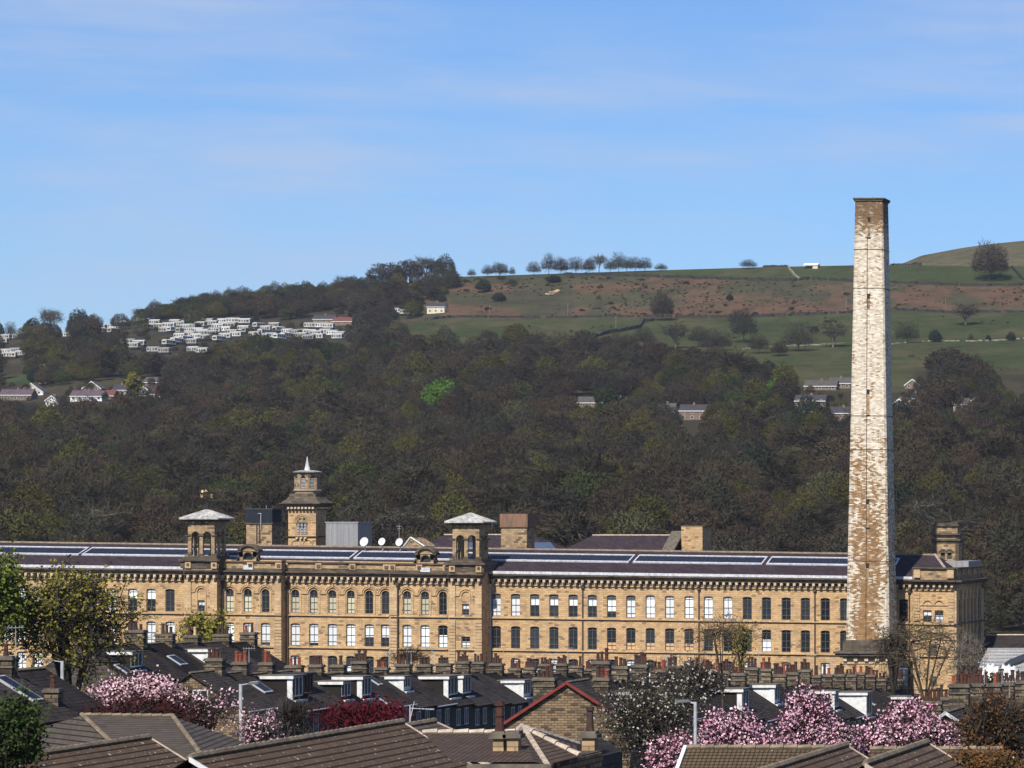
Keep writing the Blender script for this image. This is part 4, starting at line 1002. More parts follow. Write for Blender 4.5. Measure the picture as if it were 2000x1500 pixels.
# left-hand row (ridge x=-98.5), seen from its near gable at px 372 back to px 1150
def zT1(Y): return -10.55-(Y-240)*.0445
def row(X, Y0, Y1, w, zf, special, group, base, **kw):
    n = int(round((Y1-Y0)/w)); w = (Y1-Y0)/n; out = []
    for i in range(n):
        y = Y0+i*w; sp = special.get(i, {}); k = dict(kw); k.update({a: b for a, b in sp.items() if a != 'label'})
        lab = sp.get('label'); g = group
        k.setdefault('npots', rng.choice((2,3,3,4,5)))
        out.append(terrace_house(lab or base, X, y, w, zf(y)+rng.uniform(-.08,.08), rng=rng, group=g, sh=k.pop('sh', 1.3)+rng.uniform(-.3,.3), **k))
    return out
row(-98.5, 240, 342, 5.1, zT1, {
    0: dict(label='end terraced house with a stone gable and small white window behind the pink magnolia', gable=True, extras=()),
    1: dict(label='terraced house whose dark slate slope has one large rooflight right of the lamp post', extras=(('light',1.2,2.4,2.6,4.2),)),
    2: dict(label='terraced house with a tall white framed dormer beside a brown dormer', extras=(('dormer',1.2,3.6,3.0,'tall',1.75,2.6),)),
    3: dict(label='terraced house with the small dark brown dormer', extras=(('dormer',.3,2.4,2.3,'brown',1.35,2.2),)),
    4: dict(label='terraced house with a low slate cheeked dormer left of the grey boxy dormer', extras=(('dormer',1.2,3.4,3.1,'slate',1.35,2.2),)),
    5: dict(label='terraced house with grey flat roofed dormer and white window above the crimson shrub', extras=(('dormer',.8,3.2,3.0,'tall',1.7,2.6),('light',3.0,4.0,4.0,4.8))),
    6: dict(label='terraced house with a narrow rooflight between the boxy dormer and the small white dormer', extras=(('light',.8,1.8,3.2,4.1),)),
    7: dict(label='terraced house with a small white dormer half way down its slate slope', extras=(('dormer',2.4,4.4,2.3,'white',1.15,2.0),)),
    9: dict(label='terraced house with the left dormer of a wide paired dormer under a pale flat roof', extras=(('dormer',.6,3.4,3.3,'tall',1.8,3),)),
    10: dict(label='terraced house with the right dormer of a wide paired dormer under a pale flat roof', extras=(('dormer',.3,2.9,3.0,'tall',1.75,2.6),)),
    11: dict(label='terraced house with plain slate slope right of the wide paired dormer', extras=()),
    13: dict(label='terraced house with a white dormer just left of the red edged gable', extras=(('dormer',1.2,3.6,3.4,'white',1.5,2.4),)),
}, 'stepped terrace running back from the magnolia gable', 'terraced house with plain slate slope and clay pots in the terrace left of centre', sh=.5, sw=1.15)
# gable window of the first house
def gable_window(X, Y, z, w, h, T):
    m = MB(); t = .09
    m.box(X-w/2, X+w/2, Y-.08, Y-.01, z, z+t); m.box(X-w/2, X+w/2, Y-.08, Y-.01, z+h-t, z+h)
    for x in (-w/2, -t/2, w/2-t): m.box(X+x, X+x+t, Y-.079, Y-.011, z+t, z+h-t)
    m.box(X-w/2, X-t/2, Y-.078, Y-.012, z+h*.62, z+h*.62+.06)
    o = m.build('window', WHITE, T); g = MB(); g.box(X-w/2+.05, X+w/2-.05, Y-.03, Y-.005, z+.05, z+h-.05); g.build('pane', GLASS, o)
first = [o for o in bpy.data.objects if o.get('label', '').startswith('end terraced house with a stone gable')][0]
p = pt(392, 1371, 240); gable_window(p[0], 240, p[2], 1.15, .9, first)
# far-left row (ridge x=-118)
row(-118, 265, 301, 6.0, lambda Y: -9.35-(Y-265)*.03, {
    0: dict(label='terraced house behind the sycamore with a flat roofed dormer near the lower pink blossom', extras=(('dormer',2.6,5,3.2,'slate',1.4,2.2),('light',2.5,3.6,1.,2.))),
    2: dict(label='terraced house with an open rooflight below its plain stone chimney', extras=(('light',1.6,2.8,1.5,3),)),
    3: dict(label='terraced house with a white sided dormer near the climbing greenery', extras=(('dormer',1.2,3.6,3.0,'white',1.4,2.4),)),
}, 'upper left terrace behind the magnolia', 'terraced house with dark slate roof in the upper left terrace behind the sycamore', sh=.7, sw=1.35)
# middle row (ridge x=-66), red-edged gable
def zT2(Y): return -10.4-(Y-224)*.054
row(-66.2, 224, 342, 4.9, zT2, {
    0: dict(label='end terraced house with a broad brown stone gable edged with red boards', gable=True, barge=REDP, stack_on=False, half=4.6),
    1: dict(label='terraced house right behind the red edged gable with a pale panel below its chimney', extras=(('dormer',1.6,4,3.2,'white',1.3,2.4),)),
    7: dict(label='terraced house with grey flat roofed dormer behind the white blossom tree', extras=(('dormer',.8,3.4,3.3,'tall',1.7,2.6),)),
    10: dict(label='terraced house with small white cheeked dormer above the pink blossom', extras=(('dormer',1.,3.2,2.4,'white',1.5,2.2),('light',1.8,2.8,3.5,4.3))),
    14: dict(label='terraced house with a dormer partly hidden by the tallest pink cherry', extras=(('dormer',1,3.2,3.2,'tall',1.6,2.6),)),
    16: dict(label='terraced house with a big plain white dormer cheek near the chimney pedestal', extras=(('dormer',.8,3.8,4.1,'white',2.2,4.0),)),
    18: dict(label='terraced house with two narrow rooflights right of the big white dormer', extras=(('light',1.,2.6,.6,1.3),('light',1.,2.6,2.6,3.3))),
    21: dict(label='terraced house with slate hung dormer at the far right of the middle terrace', extras=(('dormer',1,3.8,3.6,'slate',1.5,2.6),)),
}, 'terrace running back from the red edged gable', 'terraced house with plain sooty slate slope and tall stack in the terrace right of centre', sh=.95, sw=1.2, sx=-.2)
# right row (ridge x=-36)
row(-36, 200, 236, 6, lambda Y: -11.15-(Y-200)*.045, {
    0: dict(label='end terraced house with a pale edged gable behind the right hand pink blossom', gable=True, barge=LEAD, stack_on=False),
}, 'right hand terrace behind the rust leaved tree', 'terraced house with tall clay pots behind the pale edged gable', sh=1.4, sw=1.3, sx=-1.2)
# extra stacks standing left of the red gable and at the right edge are parts of low yards' outbuildings
def outhouse(label, px, py_top, Y, w, npots, hgt=3., rng=rng, sw=None):
    p = pt(px, py_top, Y); T = thing('yard_building', label, 'outbuilding', (p[0], p[1]+1.5, tz(1000, Y)))
    b = MB(); zt = p[2]-hgt*.5; b.box(p[0]-w/2, p[0]+w/2, Y, Y+3, tz(1000, Y)-.3, zt); b.build('wall', TERR, T)
    r = MB(); r.plane([(p[0]-w/2-.15,Y-.15,zt+.01),(p[0]+w/2+.15,Y-.15,zt+.01),(p[0]+w/2+.15,Y+3.1,zt+.8),(p[0]-w/2-.15,Y+3.1,zt+.8)]); r.build('roof', SLATED, T)
    stack(T, p[0], Y+.6, zt-.2, p[2], sw or w*.7, .8, npots, rng)
outhouse('small stone outbuilding with tall stack just left of the red edged gable', 1060, 1330, 229, 2.2, 4, 4, sw=1.45)
outhouse('stone outbuilding with a wide stack and red pots right of the red edged gable', 1172, 1330, 226.5, 2.0, 5, 5, sw=1.0)
outhouse('stone outbuilding stack with clay pots behind the right hand pink cherry', 1818, 1376, 228, 2.6, 4, 3, sw=1.3)
outhouse('stone outbuilding with broad stack next to the pale coped gable', 1858, 1368, 236, 3., 6, 4, sw=2.2)
outhouse('stone outbuilding with stack near the white sheeting at the right edge', 1945, 1385, 215, 3., 3, 4, sw=1.5)
# near-left end house
def near_left():
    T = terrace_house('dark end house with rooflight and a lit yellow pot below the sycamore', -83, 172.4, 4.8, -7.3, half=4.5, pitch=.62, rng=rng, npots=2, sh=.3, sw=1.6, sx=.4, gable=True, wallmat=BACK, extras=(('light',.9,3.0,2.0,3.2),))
    stack(T, -83+3.2, 176.4, -9.9, -8.75, .75, .6, 1, rng)
    m = MB(); xx = -83+4.2; m.cyl((xx,176.9,-10.1),(xx,176.9,-18),.09,.09,6); m.cyl((xx,176.9,-10.15),(xx+.35,176.9,-9.9),.09,.09,6); m.build('drainpipe', WHITE, T)
near_left()
terrace_house('neighbouring dark end house beyond the near left house', -83, 177.4, 5., -7.7, half=4.5, pitch=.62, rng=rng, npots=3, sh=1.1, sw=1.6, sx=-.2, stack_on=False)
# ------------------------------------------------------------------ foreground roofs
def fg_house(label, polys, walls, mat, ridges=(), ridgemat=None, base=None, name='house', group=None):
    """polys: list of roof faces; each a list of world points; walls: (x0,x1,y0,y1,ztop)"""
    P = polys[0][0]; T = thing(name, label, 'house', base or (P[0], P[1], tz(1000, P[1])), group)
    r = MB()
    for pl in polys: r.plane(pl)
    r.build('roof', mat, T)
    w = MB()
    for (x0, x1, y0, y1, zt) in walls: w.box(x0, x1, y0, y1, tz(1000, (y0+y1)/2)-.5, zt)
    w.build('wall', GABLE, T)
    if ridges:
        m = MB()
        for a, b in ridges:
            a, b = np.array(a), np.array(b); L = np.linalg.norm(b-a); n = max(1, int(L/.42))
            for i in range(n):
                p, q = a+(b-a)*i/n, a+(b-a)*(i+.97)/n; m.cyl(p+(0,0,.02), q+(0,0,.04), .09, .11, 6)
        m.build('ridge_tile_row', ridgemat or RIDGE, T)
    return T
def aligned(label, X, zr, Y0, Y1, half, pitch, mat, verge='pale', near_verge=True, group=None, rm=None):
    """roof with its ridge running away from the camera"""
    ze = zr-half*pitch
    pr = [(X+half,Y0,ze),(X+half,Y1,ze),(X,Y1,zr),(X,Y0,zr)]; pl = [(X-half,Y1,ze),(X-half,Y0,ze),(X,Y0,zr),(X,Y1,zr)]
    T = fg_house(label, [pr, pl], [(X-half+.4, X+half-.4, Y0+.3, Y1-.3, ze-.1)], mat, [((X,Y0,zr),(X,Y1,zr))], rm, (X, (Y0+Y1)/2, tz(1000, Y0)), group=group)
    g = MB()
    for y in (Y0+.3, Y1-.42):
        g.hexa([(X-half+.4,y,ze-.1),(X+half-.4,y,ze-.1),(X,y,zr-.25)], [(X-half+.4,y+.12,ze-.1),(X+half-.4,y+.12,ze-.1),(X,y+.12,zr-.25)])
    g.build('gable', GABLE, T)
    for y in ([Y0] if near_verge else [])+[Y1]:
        for sg in ((1,) if y == Y0 else (-1, 1)):
            v = MB()
            yy = y-.05 if y == Y0 else y-.05
            v.hexa([(X,yy,zr-.1),(X+sg*half,yy,ze-.1),(X+sg*half,yy,ze+.04),(X,yy,zr+.04)], [(X,yy+.08,zr-.1),(X+sg*half,yy+.08,ze-.1),(X+sg*half,yy+.08,ze+.04),(X,yy+.08,zr+.04)])
            v.build('verge', {'pale': RIDGEW, 'white': WHITE if y == Y0 else RIDGEW, 'brown': RIDGE}[verge], T)
    return T
G1 = 'brown tiled houses in the foreground'
aligned('large brown concrete tiled roof speckled with lichen along the bottom centre', -38.05, -6.45, 92.6, 110, 6., .62, CONC, 'white', group=G1)
aligned('short lower brown tiled roof joined behind the large speckled roof', -38.05, -6.62, 110.3, 113.2, 4.2, .45, CONC2, 'pale', group=G1)
aligned('brown concrete tiled roof at the bottom left below the grey hipped roof', -47.4, -7.09, 96, 112, 6., .62, CONC, 'pale', group=G1)
# hipped grey-brown roof
rl, rr = pt(160,1397,151), pt(337,1399,151)
fl, frr = pt(250,1478,145.5), pt(398,1482,145.5); bl_, br_ = pt(110,1440,157), pt(490,1457,157)
fl = (fl[0], fl[1], frr[2]); zE = frr[2]; bl_ = (bl_[0]-3, 157, zE); br_ = (pt(478,1457,157)[0], 157, zE)
fg_house('grey brown hipped roof with dark course lines below the left pink magnolia', [[fl,frr,rr,rl],[bl_,fl,rl],[frr,br_,rr],[br_,bl_,rl,rr]],
         [(fl[0]+.8, frr[0]-.4, 146, 156, zE-.15)], CONC2, [(rl,rr),(fl,rl),(frr,rr)], RIDGE, (rl[0], 151, tz(1000,151)), group=G1)
# pantiled roof with pale ridge and its hipped wing
Yp = 101
a, b, c, d = pt(905,1487,97), pt(1043,1490,97), pt(1008,1436,101.5), pt(826,1427,101.5)
zc = (c[2]+d[2])/2; c = (c[0], c[1], zc); d = (d[0], d[1], zc); ze = (a[2]+b[2])/2; a = (a[0]-.3, a[1], ze); b = (b[0], b[1], ze)
ap = pt(1020,1421,102.5); e1_ = pt(1067,1489,98.5); e2_ = pt(1133,1478,101.5); e3_ = pt(1128,1450,107)
e1_ = (e1_[0], e1_[1], e2_[2]-.05); e3_ = (e3_[0], e3_[1], e2_[2])
bk1 = (d[0], 106, ze); bk2 = (c[0], 107.5, ze)
T = fg_house('pantiled roof with pale ridge tiles and a hipped wing behind the large speckled roof', [[a,b,c,d],[bk2,bk1,d,c],[b,e1_,ap,c],[e1_,e2_,ap],[e2_,e3_,ap],[e3_,bk2,c,ap]],
         [(a[0]+.4, e1_[0]-.2, 98, 105, ze-.2), (e1_[0]-.3, e2_[0]-.3, 100, 105, ze-.25)], PANT2, [(d,c),(c,ap),(ap,e1_),(ap,e2_),(ap,e3_)], RIDGEW, (a[0], 101, tz(1000,101)), group=G1)
stack(T, pt(972,1440,98.6)[0], 98.8, -7.2, pt(972,1443,98.6)[2], .32, .3, 1, rng, STONEM)
stack(T, pt(1000,1440,98.6)[0], 98.8, -7.2, pt(1000,1442,98.6)[2], .34, .3, 0, rng, STONEM)
m = MB(); m.box(a[0]+.5, b[0]+.6, 96.7, 96.95, ze-.22, ze-.05); m.build('gutter', CAPST, T)
# dark fascia house with one chimney
pA, pB, pC, pD = pt(1072,1497,101), pt(1214,1466,112), pt(1150,1452,114), pt(1092,1470,104)
zA = pA[2]; T = thing('house', 'dark walled house with slate lean-to roof and one stubby chimney', 'house', (pB[0], 106, tz(1000,106)), G1)
Z1 = -7.35
pa, pb, pc, pd = (pt(1085,1,103)[0],103,Z1-.1), (pt(1216,1,110)[0],110,Z1-.1), (pt(1175,1,114)[0],114,Z1+.1), (pt(1085,1,110)[0],110,Z1+.1)
r = MB(); r.plane([pa,pb,pc,pd]); r.hexa([pa,pb,pc,pd], [(q[0],q[1],q[2]-.25) for q in (pa,pb,pc,pd)]) if False else None
r.build('roof', SLATED, T)
w = MB(); w.hexa([(q[0],q[1],-15) for q in (pa,pb,pc,pd)], [(q[0],q[1],q[2]-.3) for q in (pa,pb,pc,pd)]); w.build('wall', BACK, T)
f = MB(); f.hexa([(pa[0],pa[1]-.1,pa[2]-.3),(pb[0],pb[1]-.1,pb[2]-.3),(pb[0],pb[1]-.1,pb[2]+.02),(pa[0],pa[1]-.1,pa[2]+.02)], [(pa[0],pa[1]-.01,pa[2]-.3),(pb[0],pb[1]-.01,pb[2]-.3),(pb[0],pb[1]-.01,pb[2]+.02),(pa[0],pa[1]-.01,pa[2]+.02)]); f.build('fascia', DARKM, T)
st = pt(1147,1442,108); stack(T, st[0], 108.3, Z1-.3, st[2], .42, .4, 1, rng, STONEM)
# right-hand pantiles and brown roofs
aligned('brown concrete tiled roof at the bottom right below the pink cherries', -22.1, -6.9, 92, 105, 6.2, .62, CONC, 'pale', group=G1)
aligned('second brown concrete tiled roof at the bottom right nearer the rust leaved hedge', -19.25, -6.72, 94, 103.6, 5.8, .62, CONC, 'pale', group=G1)
zz = pt(1342,1461,108)[2]; xl, xr_ = pt(1342,1461,108)[0], pt(1640,1461,108)[0]
T = fg_house('pantiled roof facing the camera with mossy square tiles below the pink cherry', [[(xl,101.5,zz-4.2),(xr_,101.5,zz-4.2),(xr_,108,zz),(xl,108,zz)],[(xr_,114,zz-4),(xl,114,zz-4),(xl,108,zz),(xr_,108,zz)]],
         [(xl+.3, xr_-.3, 102, 113.5, zz-4.3)], PANT, [((xl,108,zz),(xr_,108,zz))], RIDGE, ((xl+xr_)/2, 108, tz(1000,108)), group=G1)
m = MB(); m.hexa([(xl-.12,101.5,zz-4.4),(xl,101.5,zz-4.4),(xl,108,zz-.2),(xl-.12,108,zz-.2)], [(xl-.12,101.5,zz-4.1),(xl,101.5,zz-4.1),(xl,108,zz+.1),(xl-.12,108,zz+.1)]); m.build('bargeboard', WHITE, T)
x2 = pt(1700,1463,107)[0]; x3 = pt(1960,1464,107)[0]; z2 = pt(1700,1464,107)[2]
fg_house('low tiled roof at the bottom right edge under the rust coloured creeper', [[(x2,101,z2-4),(x3,101,z2-4),(x3,107,z2),(x2,107,z2)],[(x3,113,z2-4),(x2,113,z2-4),(x2,107,z2),(x3,107,z2)]], [(x2+.3,x3-.3,102,112.5,z2-4.1)], PANT2, [((x2,107,z2),(x3,107,z2))], RIDGE, ((x2+x3)/2,107,tz(1000,107)), group=G1)

# ------------------------------------------------------------------ lamp posts and poles
def lamp(px, py, Y, label, side):
    p = pt(px, py, Y); zg = tz(1000, Y); T = thing('street_lamp', label, 'street lamp', (p[0], p[1], zg), 'slim grey street lamps among the roofs')
    m = MB(); k = Y/170; m.cyl((p[0],p[1],zg),(p[0],p[1],p[2]),.11*k,.085*k,8); m.build('pole', GALV, T)
    m = MB(); m.cyl((p[0],p[1],p[2]-.06),(p[0]+side*.45*k,p[1],p[2]+.02),.035,.03,5); m.build('arm', GALV, T)
    m = MB(); x = p[0]+side*.65*k; m.hexa([(x-.3,p[1]-.1,p[2]-.03),(x+.3,p[1]-.1,p[2]-.0),(x+.3,p[1]+.1,p[2]-.0),(x-.3,p[1]+.1,p[2]-.03)], [(x-.22,p[1]-.07,p[2]+.08),(x+.22,p[1]-.07,p[2]+.1),(x+.22,p[1]+.07,p[2]+.1),(x-.22,p[1]+.07,p[2]+.08)]); m.build('lamp_head', FRAME, T)
lamp(121.5, 1291, 190, 'grey street lamp in front of the sycamore beside the near left house', -1)
lamp(470, 1336, 165, 'grey street lamp standing in front of the terrace left of the pink flowering branch', 1)
lamp(1358, 1371, 122, 'grey street lamp in front of the white blossom tree', -1)
def tvpole():
    p = pt(801, 1378, 116); T = thing('aerial', 'tall roof aerial with horizontal rods right of the crimson shrub', 'aerial', (p[0], p[1], -9))
    m = MB(); m.cyl((p[0],p[1],-9),p,.035,.03,5); m.build('mast', GALV, T)
    m = MB(); m.cyl((p[0],p[1],p[2]-.1),(p[0]+.85,p[1],p[2]-.15),.02,.02,4)
    for i in range(6): x = p[0]+.15+i*.13; m.cyl((x,p[1]-.15,p[2]-.11),(x,p[1]+.15,p[2]-.11),.012,.012,3)
    m.cyl((p[0],p[1],p[2]-.5),(p[0]+.15,p[1],p[2]+.15),.015,.015,3); m.build('antenna_rod', GALV, T)
tvpole()

# ------------------------------------------------------------------ trees
def tubes(P0, P1, r0, r1, n=4):
    P0, P1 = np.asarray(P0, float), np.asarray(P1, float); d = P1-P0; d /= np.linalg.norm(d, axis=1, keepdims=True)+1e-9
    up = np.where(np.abs(d[:, 2:3]) < .9, [[0, 0, 1.]], [[1., 0, 0]]); a = np.cross(d, up); a /= np.linalg.norm(a, axis=1, keepdims=True)+1e-9; b = np.cross(d, a)
    t = np.arange(n)*2*math.pi/n; ring = np.cos(t)[None,:,None]*a[:,None]+np.sin(t)[None,:,None]*b[:,None]
    A = P0[:,None]+ring*np.asarray(r0)[:,None,None]; B = P1[:,None]+ring*np.asarray(r1)[:,None,None]
    V = np.concatenate([A, B], 1).reshape(-1, 3); m = len(P0); base = (np.arange(m)*2*n)[:,None]
    Q = np.concatenate([np.stack([base[:,0]+i, base[:,0]+(i+1)%n, base[:,0]+n+(i+1)%n, base[:,0]+n+i], -1) for i in range(n)])
    return V, Q
def quads(P, size, rs, asp=1., flat=0.):
    n = len(P); a = rs.normal(size=(n,3)); a[:,2] *= (1-flat); a /= np.linalg.norm(a, axis=1, keepdims=True); b = rs.normal(size=(n,3)); b = np.cross(a, b); b /= np.linalg.norm(b, axis=1, keepdims=True)
    s = (np.asarray(size)*rs.uniform(.6, 1.3, n))[:,None] if np.isscalar(size) else size[:,None]
    a = a*s*asp; b = b*s; V = np.stack([P-a*.5-b*.25, P+a*.1-b*.5, P+a*.5+b*.2, P-a*.1+b*.5], 1).reshape(-1,3)
    return V, np.arange(n*4).reshape(-1,4)
def skeleton(rs, H, W, D, fork=.3, n1=7, n2=5, n3=5, crown_base=.2, top=1., upright=0., lop=.0):
    """limb nodes inside an ellipsoid crown; returns list of levels of segments (parent point, child point)"""
    c = np.array([0, 0, H*(crown_base+top)/2]); R = np.array([W/2, D/2, H*(top-crown_base)/2])
    f = np.array([0, 0, H*fork]); t0 = np.zeros(3)
    def dirs(n, k): 
        v = rs.normal(size=(n,3)); v[:,2] = np.abs(v[:,2])*.9+upright-(.45 if crown_base < .08 else 0) if k == 0 else v[:,2]+.15+upright*.5; return v/np.linalg.norm(v, axis=1, keepdims=True)
    L = [[(t0, f)]]; pts = [f]
    for lvl, (n, frac) in enumerate(((n1,.45),(n2,.78),(n3,1.0))):
        seg = []; new = []
        for p in pts:
            base = (p-c)/R; dd = dirs(n, lvl)
            for v in dd:
                if lvl == 1: lob = rs.uniform(.7, 1.12)
                w = v+base*(0 if lvl == 0 else .9); w /= np.linalg.norm(w)+1e-9
                q = c+R*w*frac*rs.uniform(.62, 1.1)*(lob if lvl else 1) if lvl else c*[1,1,1]+R*w*frac*rs.uniform(.6, 1.1)
                q = p+(q-p)*(1. if lvl == 0 else rs.uniform(.45, .95)); seg.append((p, q)); new.append(q)
        L.append(seg); pts = new
    return L
def branches(L, r, taper=(1,.5,.22,.1), n=(6,5,3,3)):
    Vs, Qs, o = [], [], 0
    for seg, k, kk, nn in zip(L, taper, list(taper[1:])+[taper[-1]*.4], n):
        V, Q = tubes([s[0] for s in seg], [s[1] for s in seg], np.full(len(seg), r*k), np.full(len(seg), r*max(kk, k*.45)), nn)
        Vs.append(V); Qs.append(Q+o); o += len(V)
    return np.concatenate(Vs), np.concatenate(Qs)
def twigs(L, rs, per, ln, wd):
    tips = np.array([s[1] for s in L[-1]]); par = np.array([s[0] for s in L[-1]]); f = rs.uniform(.2, 1.05, (per, len(tips), 1)); P = (par[None]+(tips-par)[None]*f).reshape(-1,3)
    d = (tips-par)[None].repeat(per, 0).reshape(-1,3); d /= np.linalg.norm(d, axis=1, keepdims=True)+1e-9
    v = d*1.0+rs.normal(size=P.shape)*.65; v[:,2] += .25; v /= np.linalg.norm(v, axis=1, keepdims=True); l = ln*rs.uniform(.5, 1.3, (len(P),1)); Q1 = P+v*l
    cc = P.mean(0)*[1,1,.55]; rad = (P-cc); rad /= np.linalg.norm(rad, axis=1, keepdims=True)+1e-9
    s = np.cross(v, rad+rs.normal(size=P.shape)*.35); s /= np.linalg.norm(s, axis=1, keepdims=True)+1e-9; w = wd*rs.uniform(.5,1.3,(len(P),1))
    V = np.stack([P-s*w*.5, P+s*w*.5, Q1+s*w*.2, Q1-s*w*.2], 1).reshape(-1,3)
    return V, np.arange(len(P)*4).reshape(-1,4)
# hillside tree prototypes (local coordinates, base at origin)
PROTO = []
def norm_proto(V, Q, tm, V2, Q2, cm_):
    lo, hi = np.percentile(V2, 1, axis=0), np.percentile(V2, 99, axis=0); c = (lo+hi)/2; f = np.array([12.4/(hi[0]-lo[0]), 12.4/(hi[1]-lo[1]), 12/hi[2]]); off = np.array([c[0], c[1], 0])
    g = lambda A: (A-off*np.clip(A[:,2:3]/4,0,1))*f
    return mesh_np('trunk', g(V), Q, tm), mesh_np('crown', g(V2), Q2, cm_)
def proto_bare(seed, H, W, mat, n=(8,5,6), per=9, ln=1.35, wd=.16, cb=.1, trunk=BARK):
    r = np.random.RandomState(seed); L = skeleton(r, H, W, W, .16 if cb < .08 else .22, *n, crown_base=cb)
    V, Q = branches(L, .34*H/12, (1,.5,.24,.12), (5,4,3,3)); V2, Q2 = twigs(L, r, per, ln, wd)
    return norm_proto(V, Q, trunk, V2, Q2, mat)
def dome(r, N, W, H, cb, ln, wd, lumps=16, shell=.62):
    d = r.normal(size=(N,3)); d[:,2] = np.abs(d[:,2])*1.05-.42; d /= np.linalg.norm(d, axis=1, keepdims=True)
    ld = r.normal(size=(lumps,3)); ld[:,2] = np.abs(ld[:,2])*.9-.1; ld /= np.linalg.norm(ld, axis=1, keepdims=True); la = r.uniform(.1, .34, lumps)
    rad = .74+(np.exp(-(1-d@ld.T)*14)*la).max(1); f = rad*(shell+(1-shell)*r.uniform(0,1,N)**.45)
    zc = H*(cb+.28*(1-cb)); R = np.array([W/2, W/2, H-zc]); dd = d*R; dd[:,2] = np.where(d[:,2] < 0, dd[:,2]*.55, dd[:,2]); P = dd*f[:,None]+[0,0,zc]
    v = d*.55+r.normal(size=P.shape)*.7; v[:,2] += .25; v /= np.linalg.norm(v, axis=1, keepdims=True)
    s = np.cross(v, d+r.normal(size=P.shape)*.3); s /= np.linalg.norm(s, axis=1, keepdims=True)+1e-9
    l = ln*r.uniform(.5,1.4,(N,1)); w = wd*r.uniform(.5,1.4,(N,1)); Q1 = P+v*l
    return np.stack([P-s*w*.5, P+s*w*.5, Q1+s*w*.3, Q1-s*w*.3], 1).reshape(-1,3), np.arange(N*4).reshape(-1,4)
def proto_dome(seed, H, W, mat, N=2900, ln=.8, wd=.2, cb=.1, trunk=BARK, **k):
    r = np.random.RandomState(seed); L = skeleton(r, H, W, W, .22, 8, 5, 5, crown_base=cb)
    V, Q = branches(L, .32*H/12, (1,.5,.22,.1), (5,4,3,3)); V2, Q2 = dome(r, N, W, H, cb, ln, wd, **k)
    return mesh_np('trunk', V*[.86,.86,.9], Q, trunk), mesh_np('crown', V2, Q2, mat)
def proto_leaf(seed, H, W, mat, N=2600, size=.75, cb=.05, n=(8,5,5)):
    r = np.random.RandomState(seed); L = skeleton(r, H, W, W, .25, *n, crown_base=cb)
    V, Q = branches(L[:3], .3*H/12, (1,.5,.2), (5,4,3)); tips = np.array([s[1] for s in L[-1]]); P = tips[r.randint(0, len(tips), N)]+r.normal(size=(N,3))*[W*.05, W*.05, H*.045]
    V2, Q2 = quads(P, size, r); return norm_proto(V, Q, BARK, V2, Q2, mat)
PROTO = [proto_dome(1, 12, 12.4, TW[0]), proto_dome(2, 12, 12.4, TW[2], 2700), proto_dome(3, 12, 12.4, TW[1], lumps=10), proto_dome(4, 12, 12.4, TW[3], 3200, .6, .24, lumps=20),
         proto_dome(5, 12, 12.4, TW[4], 3000, .6, .28, lumps=22), proto_dome(6, 12, 12.4, TW[5], lumps=12), proto_bare(7, 14, 10, TW[0], (8,5,6), 7, 1.6, .13),
         proto_dome(8, 12, 12.4, LEAFB, 4200, .5, .34, lumps=26), proto_dome(9, 12, 12.4, LEAFD, 3400, .6, .32, lumps=20), proto_bare(10, 11, 12, TW[2], (6,5,6), 5, 1.6, .1, .15, BARKL),
         proto_dome(12, 12, 12.4, BUD, 3000, .6, .26, lumps=20), proto_leaf(13, 11, 5, CONIF, 2200, .6, .0), proto_dome(14, 12, 12.4, TW[2], 1700, 1.15, .11, .1, lumps=18, shell=.3), proto_dome(15, 12, 12.4, TW[1], 2300, 1.1, .13, .08, lumps=18, shell=.35)]
KIND = ['bare brown tree', 'bare grey tree', 'bare purplish tree', 'olive budding tree', 'green budding tree', 'bare russet tree', 'tall bare brown tree', 'bright green tree', 'dark evergreen tree', 'pale barked bare tree', 'light green budding tree', 'golden conifer', 'bare grey tree', 'bare purplish tree']
NM = ['bare_tree','bare_tree','bare_tree','budding_tree','budding_tree','bare_tree','bare_tree','leafy_tree','evergreen_tree','bare_tree','budding_tree','conifer','bare_tree','bare_tree']
def plant(k, X, Y, z, sx, sz, rot, label, group=None, cat='tree'):
    T = thing(NM[k], label, cat, (X, Y, z-.3), group); T.rotation_euler = (0, 0, rot); T.scale = (sx, sx, sz)
    for me, nm in zip(PROTO[k], ('trunk', 'crown')):
        o = link(nm, me, T)
    return T
